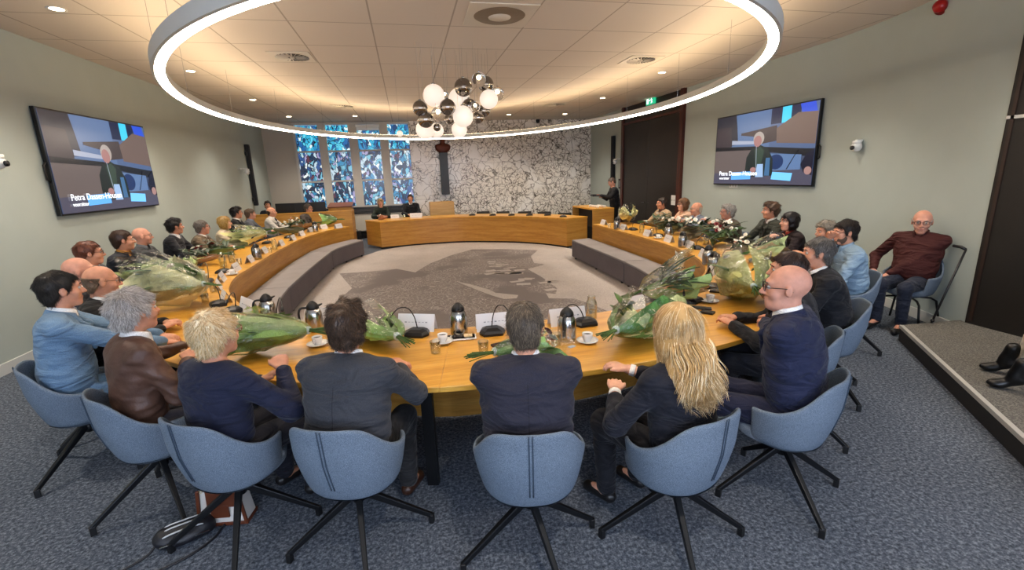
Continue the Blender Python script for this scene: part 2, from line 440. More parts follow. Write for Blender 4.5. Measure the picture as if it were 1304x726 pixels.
def add_strands(o, n, L, rad, lift, seed, crown=(0, -.05, .13), zmin=-9, **kw):
    me = o.data; m = len(me.polygons); C = np.zeros(m*3, np.float32); Nn = np.zeros(m*3, np.float32)
    me.polygons.foreach_get('center', C); me.polygons.foreach_get('normal', Nn); C = C.reshape(-1, 3); Nn = Nn.reshape(-1, 3)
    r2 = C-np.array([0, -.02, .0]); k = ((Nn*r2).sum(1) > 0) & (C[:, 2] > zmin); C, Nn = C[k], Nn[k]
    v, q = strand_mesh(C, Nn, n, L, rad, lift, np.random.default_rng(seed), np.array(crown), **kw)
    V0 = np.zeros(len(me.vertices)*3, np.float32); me.vertices.foreach_get('co', V0); V0 = V0.reshape(-1, 3)
    Q0 = np.zeros(m*4, np.int32); me.loops.foreach_get('vertex_index', Q0); Q0 = Q0.reshape(-1, 4)
    V = np.concatenate([V0, v]); Q = np.concatenate([Q0, q+len(V0)])
    nm = bpy.data.meshes.new(me.name); nm.vertices.add(len(V)); nm.vertices.foreach_set('co', V.astype(np.float32).ravel())
    nm.loops.add(Q.size); nm.loops.foreach_set('vertex_index', Q.astype(np.int32).ravel()); nm.polygons.add(len(Q))
    nm.polygons.foreach_set('loop_start', np.arange(0, Q.size, 4, dtype=np.int32)); nm.polygons.foreach_set('loop_total', np.full(len(Q), 4, np.int32))
    nm.update(calc_edges=True); nm.polygons.foreach_set('use_smooth', [True]*len(Q))
    for mm in me.materials: nm.materials.append(mm)
    o.data = nm
def hair(style, c, c2, parent, hm, res, seed):
    h = .005 if res == 'n' else .007
    long_ = style in ('bob', 'long')
    f = Field((-.17, -.26, -.42 if style == 'long' else -.2), (.15, .14, .17), h)
    X, Y, Z = f.x[:, None, None], f.y[None, :, None], f.z[None, None, :]
    t = {'short': .010, 'crop': .005, 'thick': .016, 'fringe': .0025, 'bob': .017, 'long': .022, 'spiky': .012, 'curly': .020}[style]
    f.ell((0, -.018, .032), (.076+t, .098+t, .088+t), k=0)
    f.ell((0, -.045, -.03), (.064+t*.7, .058+t*.7, .068+t*.4), k=.02)
    if style == 'bob':
        for s in (-1, 1): f.ell((s*.045, -.02, -.035), (.05, .075, .08), k=.03)
    if style == 'long':
        f.ell((0, -.05, -.08), (.102, .085, .12), k=.05); f.ell((0, -.115, -.17), (.118, .07, .12), k=.05); f.ell((.015, -.145, -.225), (.11, .05, .075), k=.04)
        for s in (-1, 1): f.ell((s*.065, -.01, -.06), (.04, .07, .11), k=.03)
    if style == 'thick': f.ell((0, .03, .095), (.06, .055, .035), k=.03)
    q = seed*.9
    f.F += (.0022*(np.sin(90*X+40*Y+q)+np.sin(75*Z+60*Y+q*2)+np.sin(60*X-70*Z+q*3))*(1.4 if style in ('curly', 'thick', 'spiky') else .8)).astype(np.float32)
    if style in ('bob', 'long'):
        zl = np.interp(f.y, [-.2, .0, .02, .045, .065, .12], [-.16 if style == 'bob' else -.6, -.13 if style == 'bob' else -.6, -.09, .03, .055, .075])
    else:
        zl = np.interp(f.y, [-.14, -.06, -.03, -.008, .008, .02, .045, .06, .11], [-.092, -.08, -.03, .004, -.012, -.022, .045, .06, .078])
    f.F = np.maximum(f.F, (zl[None, :, None]-Z)*.7).astype(np.float32)
    if style == 'fringe': f.F = np.maximum(f.F, (Z-np.interp(f.y, [-.12, 0, .1], [.035, .03, .0])[None, :, None]))
    # hollow out so it reads as hair over the skull
    o = f.build('hair', hm, parent)
    if o is None: return
    if res == 'n': n, rad = 5200, .0016
    elif res == 'm': n, rad = 1100, .0024
    else: return o
    P = dict(short=(.035, .14), crop=(.014, .2), thick=(.042, .22), fringe=(.012, .1), bob=(.07, .06), long=(.12, .02), spiky=(.036, .36), curly=(.04, .4))[style]
    kw = dict(jit=.25)
    if style == 'long': kw = dict(down=.22, wave=.005, K=8, jit=.06); n = 6500
    if style == 'bob': kw = dict(down=.08, jit=.15, wave=.004)
    if style in ('curly', 'thick'): kw = dict(jit=.5 if style == 'thick' else .8, curl=.3)
    add_strands(o, n, P[0], rad, P[1], seed, **kw)
    if style == 'long':  # loose locks that hang free and curl at the ends
        m = MB(); r_ = random.Random(5)
        for i in range(300):
            a = r_.uniform(-1, 1); x0 = a*.1; ph0 = x0*22; y0 = -.135+.04*a*a-r_.uniform(0, .03); z0 = r_.uniform(-.12, -.02); L = r_.uniform(.13, .20); ph = r_.uniform(0, 6)
            pts = [(x0*(1+.2*k/9)+.010*math.sin(ph0+k*.75)*(k/6), y0-.075*(k/9)-.01*math.sin(k/9*3)+.010*math.cos(ph0+k*.75)+.004*math.sin(ph), z0-L*k/9) for k in range(10)]
            m.tube(pts, [.0026*(1-.85*(k/9)**2) for k in range(10)], 4)
        m.build('hair_lock', hm, o, True)
    return o
def build_head_bits(sp, Hm, root, res):
    e = bpy.data.objects.new('face', None)
    # objects placed in the head's own axes
    def put(o):
        if o: o.matrix_local = Hm
        return o
    st = sp.get('hair')
    if st:
        o = hair(st[0], st[1], st[2] if len(st) > 2 else None, root, hairmat(st[1], st[2] if len(st) > 2 else None), res, sp['seed']); put(o)
    if not sp.get('noface'):
        for s in (-1, 1):
            m = MB().sphere((s*.031, .0815, .007), .0112, 12, 8); ey = put(m.build('eye', mat('eye_white', 'b9aea4', .3), root, True))
            m = MB().sphere((s*.031, .0882, .007), .0058, 10, 6); m.build('iris', mat('iris_brown', '2a1c14', .1), ey, True)
        bc = st[1] if st else '8a7566'
        for s in (-1, 1):
            put(MB().tube([(s*.014, .095, .027), (s*.03, .095, .032), (s*.046, .083, .027)], [.003, .0042, .002], 6).build('eyebrow', mat('brow_'+bc, bc, .8), root, True))
        put(MB().tube([(-.024, .084, -.062), (-.008, .093, -.06), (0, .0935, -.0615), (.008, .093, -.06), (.024, .084, -.062)], [.002, .0045, .004, .0045, .002], 6).build('lips', mat('lips', 'a85f55', .5), root, True))
    if sp.get('glasses'):
        m = MB(); gm = mat('glasses_'+sp['glasses'], sp['glasses'], .3)
        for s in (-1, 1):
            pts = []
            for k in range(16):
                a = 2*PI*k/16; ca, sa = math.cos(a), math.sin(a)
                pts.append((s*.033+.025*math.copysign(abs(ca)**.6, ca), .104-.003*abs(s*.033+.02*ca)/.05, .006+.017*math.copysign(abs(sa)**.7, sa)))
            m.tube(pts, .0021, 6, closed=True)
            m.tube([(s*.058, .100, .012), (s*.073, .085, .012), (s*.083, .0, .012), (s*.082, -.02, -.004)], .0021, 6)
        m.tube([(-.008, .104, .01), (0, .107, .012), (.008, .104, .01)], .002, 6)
        g = put(m.build('glasses', gm, root, True))
        m = MB()
        for s in (-1, 1): m.sphere((s*.033, .1035, .006), .0225, 12, 6, sc=(1, .04, .7))
        m.build('lens', mat('lens', 'ffffff', .03, trans=1, alpha=.25), g, True)
    if sp.get('beard'):
        f = Field((-.1, -.04, -.15), (.1, .13, .02), .005)
        f.ell((0, .027, -.037), (.0625, .069, .085), k=0); f.ell((0, .066, -.095), (.03, .027, .024), k=.02)
        X, Y, Z = f.x[:, None, None], f.y[None, :, None], f.z[None, None, :]
        f.F = np.maximum(f.F, Z+.03+0*X+np.where(np.abs(X) < .03, np.clip((Y-.06)*1.2, 0, .03), 0)-.02*np.clip((np.abs(X)-.045)/.01, 0, 1))
        f.F = np.maximum(f.F, -.005-Y)
        put(f.build('beard', hairmat(sp['beard']), root))
    return
def hand_prims(f, W, fd, side, curl, lat=None):
    """palm, four unequal bent fingers and a thumb; side=+1 for the right hand"""
    fd = fd.normalized(); up = Vector((0, 0, 1)); X = (fd.cross(up)); X = X.normalized() if X.length > .1 else Vector((1, 0, 0)); U = X.cross(fd)
    c = W+fd*.05
    R = Matrix((X, fd, U)).transposed()
    f.ell(c, (.039, .052, .0155), A3(R), k=.014)
    f.ell(c+fd*.02, (.04, .03, .014), A3(R), k=.01)
    L = [.064, .078, .072, .056]
    for i in range(4):
        o = (-.031+.0207*i)*side*-1
        ang = curl*.35; b = W+fd*(.088-.004*abs(i-1.5))+X*o; d = fd*math.cos(ang)-U*math.sin(ang)
        p1 = b+d*L[i]*.45; ang += curl*.7; d = fd*math.cos(ang)-U*math.sin(ang); p2 = p1+d*L[i]*.32; ang += curl*.6; d = fd*math.cos(ang)-U*math.sin(ang); p3 = p2+d*L[i]*.25
        f.cap(b-fd*.02, b, .0092, .0092, k=.006); f.chain([b, p1, p2, p3], [.0090, .0082, .0076, .0068], k=.003)
    t0 = W+fd*.025-X*side*.028; t1 = t0+fd*.032-X*side*.022-U*.004; t2 = t1+fd*.03-X*side*.004-U*.006
    f.chain([t0, t1, t2], [.0135, .0105, .0085], k=.008)
PEOPLE = {}
def collar_band(N, u, fv, m, root, fem=None, grow=0):
    G = []
    for k in range(-14, 15):
        t = abs(k)/14; a = k/14*2.75; sx, cx = math.sin(a), math.cos(a); drop = -.030*t**2
        c = lambda r, h: N+u*(h+drop)+Vector((sx*r, 0, 0))-fv*(cx*r-.010-.012*t)
        R = (.060 if not fem else .056)+grow
        G.append([c(R-.002, -.035), c(R-.004, .034), c(R, .040), c(R+.005, .036), c(R+.012, .002), c(R+.013, -.02)])
    mb = MB().grid(G); o = mb.build('shirt_collar', m, root, True); sf = o.modifiers.new('thick', 'SOLIDIFY'); sf.thickness = .002; return o
def person(key, head, z, yaw, phrase, label, res='f', hyaw=None, hpitch=0, htilt=0, lean=6, w=1.0, top='suit', topc='2a2c33', shirt='e8e6e2', tie=None, trous='22232a', hair_=None, skin_='mid', hands=None, seat=.46, shoes='1c1a1a', curl=(.9, .9), pos=None, legs=None, foldamp=None, elbow=None, neckpat=None, **kw):
    seed = sum(ord(c)*(i+3) for i, c in enumerate(key)) % 97+1
    yaw = math.radians(yaw); hyaw = yaw if hyaw is None else math.radians(hyaw); ln = math.radians(lean)
    H = at(head[0], head[1], z=z) if pos is None else Vector(pos)
    fw = Vector((-math.sin(yaw), math.cos(yaw), 0))
    Nz = z-.118-.135; T = (Nz-(seat+.09))/math.cos(ln)
    fo = T*math.sin(ln)+.035
    base = Vector((H.x, H.y, 0))-fw*fo; base.z = 0
    fz = kw.get('floorz', 0)
    root = thing('person', label, 'person', base, yaw, kw.get('group'))
    Mi = Matrix.Rotation(-yaw, 3, 'Z')
    loc = lambda p: Mi @ (Vector(p)-base)
    P = Vector((0, 0, seat+.09)); u = Vector((0, math.sin(ln), math.cos(ln))); fv = Vector((0, math.cos(ln), -math.sin(ln)))
    RL = A3(Matrix(((1, 0, 0), (0, u.z, u.y), (0, -u.y, u.z))))
    N = P+u*T
    Hc = Vector((0, fo, z-.118))
    Rh = Matrix.Rotation(hyaw-yaw, 3, 'Z') @ Matrix.Rotation(math.radians(hpitch), 3, 'X') @ Matrix.Rotation(math.radians(htilt), 3, 'Y')
    q_ = kw.get('hsz', 1.0)
    Hc.z = z-.118*q_
    hp = lambda x, y, zz: Hc+Rh @ Vector((x*q_, y*q_, zz*q_))
    hr = lambda *r: tuple(v*q_ for v in r)
    RH = A3(Rh)
    sw = .178*w
    Sh = [P+u*(T-.078)+Vector((s*sw, 0, 0)) for s in (-1, 1)]
    hd = hands if hands is not None else [None, None]; W = []; E = []; Hd = []
    for i, s in enumerate((-1, 1)):
        tg = hd[i]
        tgl = loc(tg) if tg is not None else Vector((s*.10, .44, .80))
        hint = Vector((s*.9, -.35, -.8)) if elbow is None else Vector(elbow[i])
        e, t = ik(Sh[i], tgl, .29*max(1, w*.97), .265, hint); E.append(e); W.append(t); Hd.append((t-e).normalized())
    hs = {'n': .0062, 'm': .0085, 'f': .0105}[res]
    xr = max(.34, max(abs(p.x) for p in E+W)+.12); yl = -.24; yh = max(.62, max(p.y for p in W)+.22)
    f = Field((-xr, yl, fz), (xr, yh, z+.05), hs*1.15, (N.z-.02, hs*.8 if res != 'f' else .009))
    # trunk
    f.ell(P+u*.02, (.155*w, .115*w, .13), RL, k=.05); f.ell(P+u*T*.45, (.14*w, .10*w, .2), RL, k=.06); f.ell(P+u*T*.78, (.155*w, .095, .13), RL, k=.06)
    for s in (0, 1): f.cap(N-u*.085, Sh[s]-u*.02, .04, .045, k=.025)
    f.cap(N-u*.06, hp(0, -.022, -.05), .053*(.94+.06*w)*(.9 if kw.get('fem') else 1.03), .052*(.88 if kw.get('fem') else 1.0), k=.015)
    for i in (0, 1):
        f.cap(Sh[i], E[i], .048, .04, k=.04); f.cap(E[i], W[i], .038, .027, k=.02); hand_prims(f, W[i], Hd[i] if abs(Hd[i].z) < .9 else Vector((0, .3, 1)), (1 if i else -1), curl[i])
    K = []
    for i, s in enumerate((-1, 1)):
        if legs: hip, kn, an, toe = [Vector(q) for q in legs[i]]
        else: hip, kn, an, toe = Vector((s*.09, .03, seat+.07)), Vector((s*.12, .45, seat+.06)), Vector((s*.12, .42, .09)), Vector((s*.13, .57, .035))
        K.append((hip, kn, an, toe)); f.cap(hip, kn, .075, .055, k=.04); f.cap(kn, an, .05, .034, k=.03); f.cap(an, toe, .032, .026, k=.02)
    # head with face
    hk = .03
    f.ell(hp(0, -.015, .03), hr(.076, .098, .088), RH, k=.02); f.ell(hp(0, .025, -.035), hr(.058, .066, .082), RH, k=.03)
    f.cap(hp(-.012, .066, -.094), hp(.012, .066, -.094), .02, k=.03); f.cap(hp(-.034, .078, .028), hp(.034, .078, .028), .013, k=.02)
    f.cap(hp(0, .088, .012), hp(0, .112, -.027), .0075, .012, k=.014); f.cap(hp(-.012, .098, -.032), hp(.012, .098, -.032), .007, k=.01)
    for s in (-1, 1):
        f.ell(hp(s*.04, .058, -.03), (.024, .026, .024), k=.02); f.ell(hp(s*.032, .102, .007), (.016, .013, .011), RH, k=.014, op='s')
        f.ell(hp(s*.0785, -.004, -.002), (.010, .02, .033), RH, k=.008); f.ell(hp(s*.092, .002, .002), (.008, .010, .018), RH, k=.006, op='s')
    f.cap(hp(-.016, .088, -.055), hp(.016, .088, -.055), .0065, k=.008); f.cap(hp(-.014, .086, -.068), hp(.014, .086, -.068), .007, k=.008)
    if kw.get('jowl'): f.ell(hp(0, .03, -.085), hr(.055, .05, .035), RH, k=.03)
    f.build('body', skin(skin_), root)
    # trousers
    tm = cloth('', trous, 'wool'); g = Field((-.34, -.24, fz), (.34, .64, seat+.32), hs*1.7)
    g.ell(P+Vector((0, .0, .0)), (.172*min(w, 1.08), .128*min(w, 1.08), .105), k=.05)
    for hip, kn, an, toe in K: g.cap(hip, kn, .094*(.9+.1*w), .07, k=.04); g.cap(kn, an+(kn-an)*.14 if kw.get('boot') else an+Vector((0, 0, .03)), .068, .055 if not kw.get('boot') else .062, k=.03)
    folds(g, .0025, seed); g.build('trousers', tm, root)
    for i, (hip, kn, an, toe) in enumerate(K):
        g = Field((min(an.x, toe.x)-.07, min(an.y, toe.y)-.1, fz), (max(an.x, toe.x)+.07, max(an.y, toe.y)+.08, an.z+(.19 if kw.get('boot') else .07)), .009)
        g.cap(an+Vector((0, -.03, -.02)), toe, .038, .033, k=.02)
        if kw.get('boot'): g.cap(an, an+Vector((0, -.03, .11)), .043, .05, k=.02); g.cap(an, an+Vector((0, 0, .02)), .042, .04, k=.02); g.ell(toe, (.042, .06, .03), k=.02)
        g.build('shoe', mat('shoe_'+shoes, shoes, .35), root)
    # upper garment
    jk = {'suit': 'wool', 'leather': 'leather', 'sweater': 'knit', 'shirt': 'shirt', 'cardigan': 'knit'}[top]
    jm = cloth('', topc, jk); hj = {'n': .0085, 'm': .0115, 'f': .013}[res]
    g = Field((-xr-.02, -.27, seat+.0), (xr+.02, yh-.05, N.z+.09), hj)
    su = top == 'suit'
    jw = 1.0 if not kw.get('fem') else .93
    wl = min(w*jw, 1.08); g.ell(P+u*(-.0), (.196*wl, .142*wl, .12), RL, k=.06); g.ell(P+u*T*.3, (.202*wl, .142*wl, .17), RL, k=.06); g.ell(P+u*T*.58-fv*.005, (.198*w*jw, .128*w, .16), RL, k=.06)
    g.ell(P+u*T*.8-fv*.012, (.185*w*jw, .118, .11), RL, k=.06)
    for s in (-1, 1): g.ell(P+u*(T-.14)+Vector((s*.10*w, 0, 0))-fv*.02, (.085, .085, .11), RL, k=.05)
    if kw.get('belly'): g.ell(P+u*.12+fv*.06, (.15*w, .13, .15), RL, k=.06)
    for i in (0, 1):
        nk = N-u*(.046 if top != 'sweater' else .056)+Vector((Sh[i].x*.25, 0, 0))-fv*.01
        g.cap(nk+Vector((0, 0, -.008)), Sh[i]+Vector((0, 0, .008)), .052, .052, k=.06); g.cap(Sh[i], E[i], .060*(.8+.2*w), .056, k=.035)
        sl = kw.get('sleeve', .93); We = E[i]+(W[i]-E[i])*sl; g.cap(E[i], We, .057, .043 if su else .040, k=.03)
    folds(g, foldamp if foldamp is not None else {'suit': .0040, 'leather': .0060, 'sweater': .0042, 'shirt': .0050, 'cardigan': .0040}[top], seed)
    if top in ('suit', 'leather', 'shirt', 'cardigan'):  # collar round the neck, open at the front
        rN = .072 if su else .068; zc = -.008; arc = []
        for k in range(-9, 10):
            a = k/9*2.35; arc.append(N+u*(zc-.002-.030*(abs(k)/9)**2)+Vector((math.sin(a)*rN, 0, 0))-fv*(math.cos(a)*rN-.012)*1.0)
        if not su: g.chain(arc, .0125, k=.012)
        else:
            gc = Field((-.2, -.2, N.z-.34), (.2, T*math.sin(ln)+.26, N.z+.08), .0075)
            for s in (-1, 1):
                e_ = arc[-1 if s > 0 else 0]; m1 = N-u*.11+fv*.132+Vector((s*.075, 0, 0)); m2 = N-u*.27+fv*.150+Vector((s*.014, 0, 0))
                gc.chain([e_, m1, m2], [.013, .016, .009], k=.02); gc.chain([e_+Vector((-s*.012, 0, -.01)), m1+Vector((-s*.03, .006, 0)), m2], [.010, .012, .008], k=.02)
            gc.cap(N-u*.03, N+u*.12+fv*.02, .056, .07, k=.004, op='s')
            gc.build('lapel', jm, root)
            G = []
            for k in range(-14, 15):
                t = abs(k)/14; a = k/14*2.45; sx, cx = math.sin(a), math.cos(a); dp = -.034*t**2
                c = lambda r, h: N+u*(h+dp)+Vector((sx*r, 0, 0))-fv*(cx*r-.010-.014*t)
                G.append([c(.067, -.03), c(.0665, .012), c(.070, .020), c(.076, .016), c(.090, -.014), c(.097, -.040), c(.090, -.05)])
            o = MB().grid(G).build('jacket_collar', jm, root, True); sf = o.modifiers.new('thick', 'SOLIDIFY'); sf.thickness = .004
    g.cap(N+u*(.012 if top != 'sweater' else .0)+fv*.006, N+u*.13+fv*.02, .0555, .075, k=.008, op='s')
    if su or top == 'cardigan':
        g.cap(N+u*.02+fv*.13, N-u*.24+fv*.155, .056, .012, k=.01, op='s')
    nm = {'suit': 'jacket', 'leather': 'jacket', 'sweater': 'sweater', 'shirt': 'shirt', 'cardigan': 'cardigan'}[top]
    g.build(nm, jm, root)
    if top != 'sweater' and top != 'shirt':
        sm = cloth('', shirt, 'shirt'); g = Field((-.2*w-.02, -.17, seat+.1), (.2*w+.02, T*math.sin(ln)+.22, N.z+.1), .008 if res == 'n' else .01)
        g.ell(P+u*T*.5+fv*.002, (.15*w, .121*w, .19), RL, k=.05); g.ell(P+u*T*.78-fv*.004, (.155*w, .108, .12), RL, k=.05)
        g.cap(N-u*.06, N-u*.02, .062, k=.04)
        g.cap(N-u*.02+fv*.01, N+u*.12+fv*.03, .053, .06, k=.004, op='s')
        g.build('shirt', sm, root)
        collar_band(N, u, fv, sm, root, kw.get('fem'))
        if su or top == 'leather':
            for i in (0, 1):
                d = (W[i]-E[i]).normalized(); c = W[i]-d*.028
                if (E[i]-W[i]).length > .1 and hd[i] is not None:
                    MB().tube([c-d*.01, c+d*.018], [.034, .033], 16).build('cuff', sm, root, True)
    elif top == 'shirt':
        collar_band(N, u, fv, jm, root, kw.get('fem'), .004)
    if tie:
        MB().tube([N+u*-.005+fv*.082, N-u*.05+fv*.118, N-u*.15+fv*.14, N-u*.26+fv*.142], [.012, .016, .021, .024], 8).xf(Matrix.Identity(4)).build('tie', cloth('', tie, 'wool'), root, True)
    Hm = Matrix.Translation(Hc) @ Rh.to_4x4() @ Matrix.Scale(q_, 4)
    sp = dict(kw); sp['hair'] = hair_; sp['seed'] = seed
    build_head_bits(sp, Hm, root, res)
    PEOPLE[key] = dict(root=root, phrase=phrase, pos=base.copy(), yaw=yaw, loc=loc, N=N, u=u, fv=fv, W=W, E=E, P=P, T=T, Sh=Sh, base=base, fw=fw)
    return root
# ------------------------------------------------------------------ room
XL, XR, YB, ZC, YF = -4.41, 6.41, 16.3, 3.70, -3.2
wallm = mat('wall_paint', 'a9b2ab', .75, var=.02, vscale=3, bump=.04, bscale=300)
whitem = mat('white_paint', 'd5d6d0', .5)
def struct(name, mb, m, **k):
    o = mb.build(name, m, **k); o['kind'] = 'structure'; return o
# blue-grey speckled carpet
def carpet_mat(name, c1, c2, c3, sc=70):
    m, nt, b = newmat(name); b.inputs['Roughness'].default_value = .97; b.inputs['Specular IOR Level'].default_value = .1
    tc = nt.add('ShaderNodeTexCoord'); n = nt.add('ShaderNodeTexNoise'); n.inputs['Scale'].default_value = sc; n.inputs['Detail'].default_value = 6; n.inputs['Roughness'].default_value = .8
    nt.link(tc.outputs['Object'], n.inputs[0]); r = ramp(nt, [(.36, c1), (.5, c2), (.64, c3)]); nt.link(n.outputs[0], r.inputs[0])
    n2 = nt.add('ShaderNodeTexNoise'); n2.inputs['Scale'].default_value = 1.3; n2.inputs['Detail'].default_value = 3; nt.link(tc.outputs['Object'], n2.inputs[0])
    mx = nt.add('ShaderNodeMix', data_type='RGBA', blend_type='MULTIPLY'); mx.inputs[0].default_value = 1; r2 = ramp(nt, [(.3, [.86]*3), (.7, [1, 1, 1])]); nt.link(n2.outputs[0], r2.inputs[0])
    nt.link(r.outputs[0], mx.inputs[6]); nt.link(r2.outputs[0], mx.inputs[7]); nt.link(mx.outputs[2], b.inputs['Base Color'])
    bp = nt.add('ShaderNodeBump'); bp.inputs['Strength'].default_value = .5; bp.inputs['Distance'].default_value = .006; nt.link(n.outputs[0], bp.inputs['Height']); nt.link(bp.outputs[0], b.inputs['Normal'])
    return m
floorm = carpet_mat('carpet_blue_grey', '2a2f36', '535a65', '878e98', 50)
o = struct('floor', MB().box((1, 6.5, -.05), (12.5, 20.2, .1)), floorm)
# right wall: straight, bending inwards near the camera; dark sliding wall beyond
WR = [(XR, YB), (XR, 7.5), (XR, 6.4)]+[(XR-.65*((6.4-y)/2.74)**1.45, y) for y in [6.4-2.74*i/14 for i in range(1, 15)]]
RW = [(x+.25, y) for x, y in WR]
struct('wall_right', MB().strip(WR, RW, 0, ZC), wallm, smooth=math.radians(30))
struct('wall_left', MB().box((XL-.1, (YB+YF)/2, ZC/2), (.2, YB-YF, ZC)), wallm)
struct('wall_front', MB().box((1, YF-.1, ZC/2), (11.2, .2, ZC)), wallm)
darkw = mat('dark_panel', '17130f', .55, var=.15, vscale=5, bump=.1)
dp = MB().box((5.82, .22, ZC/2+.08), (.16, 6.86, ZC-.16))
o = struct('wall_dark', dp, darkw)
MB().box((5.735, .22, 2.27), (.012, 6.86, .03)).build('panel_joint', mat('joint_light', 'bdb8ad', .5), o)
MB().box((5.735, 3.6, 1.9), (.012, .03, 3.4)).build('edge_trim', mat('trim_brown', '2a1a12', .5), o)
# ceiling: tiles drawn by a procedural grid
def ceiling_mat():
    m, nt, b = newmat('ceiling_tiles'); b.inputs['Roughness'].default_value = .85
    tc = nt.add('ShaderNodeTexCoord'); mp = nt.add('ShaderNodeMapping'); mp.inputs['Location'].default_value = (.235, -.17, 0); mp.inputs['Rotation'].default_value = (0, 0, -.012)
    nt.link(tc.outputs['Object'], mp.inputs[0]); br = nt.add('ShaderNodeTexBrick'); br.offset = 0; br.squash = 1
    br.inputs['Scale'].default_value = 1; br.inputs['Brick Width'].default_value = .93; br.inputs['Row Height'].default_value = 1.02
    br.inputs['Mortar Size'].default_value = .011; br.inputs['Mortar Smooth'].default_value = .3
    br.inputs['Color1'].default_value = lin('d3c9bd'); br.inputs['Color2'].default_value = lin('cec4b8'); br.inputs['Mortar'].default_value = lin('a2988b')
    nt.link(mp.outputs[0], br.inputs[0]); nt.link(br.outputs[0], b.inputs['Base Color'])
    return m
struct('ceiling', MB().box((1, 6.5, ZC+.05), (12.5, 20.2, .1)), ceiling_mat())
# baseboards
bbm = mat('baseboard_paint', 'c9cbc6', .45)
struct('baseboard_left', MB().box((XL+.01, (YB+YF)/2, .06), (.02, YB-YF, .12)), bbm)
bi = offset([Vector(p) for p in WR], -.02)
struct('baseboard_right', MB().strip([Vector((x-.02, min(y, 10.1))) for x, y in WR], [Vector((x, min(y, 10.1))) for x, y in WR], 0, .12), bbm)
# back wall: opening for the stained glass windows, marble beside it
wx0, wx1 = at(377, 200, y=YB).x, at(523, 200, y=YB).x
zw0, zw1 = at(450, 264, y=YB).z, ZC-.02
mb = MB(); mb.box(((XL+wx0)/2, YB+.1, ZC/2), (wx0-XL, .2, ZC)); mb.box(((wx0+wx1)/2, YB+.1, zw0/2), (wx1-wx0, .2, zw0))
struct('wall_back', mb, mat('wall_paint_back', 'b3aca0', .75))
def marble():
    m, nt, b = newmat('marble_veined'); b.inputs['Roughness'].default_value = .25
    tc = nt.add('ShaderNodeTexCoord'); n0 = nt.add('ShaderNodeTexNoise'); n0.inputs['Scale'].default_value = 2.6; n0.inputs['Detail'].default_value = 6; nt.link(tc.outputs['Object'], n0.inputs[0])
    ad = nt.add('ShaderNodeVectorMath', operation='MULTIPLY_ADD'); nt.link(n0.outputs['Color'], ad.inputs[0]); ad.inputs[1].default_value = (.55, .55, .55); nt.link(tc.outputs['Object'], ad.inputs[2])
    outs = []
    for sc, wd in ((2.6, .03), (6.5, .06)):
        v = nt.add('ShaderNodeTexVoronoi', feature='DISTANCE_TO_EDGE'); v.inputs['Scale'].default_value = sc; nt.link(ad.outputs[0], v.inputs['Vector'])
        r = ramp(nt, [(0, '4a443e'), (wd*.45, 'a8a198'), (wd*1.1, 'f6f3ee')]); nt.link(v.outputs['Distance'], r.inputs[0]); outs.append(r)
    mk = nt.add('ShaderNodeTexNoise'); mk.inputs['Scale'].default_value = 1.1; mk.inputs['Detail'].default_value = 2; nt.link(tc.outputs['Object'], mk.inputs[0]); rm = ramp(nt, [(.38, [0]*3), (.46, [1]*3)]); nt.link(mk.outputs[0], rm.inputs[0])
    m1 = nt.add('ShaderNodeMix', data_type='RGBA', blend_type='MULTIPLY'); nt.link(rm.outputs[0], m1.inputs[0]); nt.link(outs[0].outputs[0], m1.inputs[6]); nt.link(outs[1].outputs[0], m1.inputs[7])
    br = nt.add('ShaderNodeTexBrick'); br.offset = .5; br.inputs['Scale'].default_value = 1; br.inputs['Brick Width'].default_value = 1.9; br.inputs['Row Height'].default_value = 1.15; br.inputs['Mortar Size'].default_value = .006
    for q in ('Color1', 'Color2'): br.inputs[q].default_value = (1, 1, 1, 1)
    br.inputs['Color2'].default_value = (.9, .89, .87, 1); br.inputs['Mortar'].default_value = (.55, .53, .5, 1)
    mp = nt.add('ShaderNodeMapping'); mp.inputs['Rotation'].default_value = (PI/2, 0, 0); nt.link(tc.outputs['Object'], mp.inputs[0]); nt.link(mp.outputs[0], br.inputs[0])
    m2 = nt.add('ShaderNodeMix', data_type='RGBA', blend_type='MULTIPLY'); m2.inputs[0].default_value = 1; nt.link(m1.outputs[2], m2.inputs[6]); nt.link(br.outputs[0], m2.inputs[7]); nt.link(m2.outputs[2], b.inputs['Base Color'])
    return m
struct('wall_marble', MB().box(((wx1+XR)/2, YB+.1, ZC/2), (XR-wx1, .2, ZC)), marble())
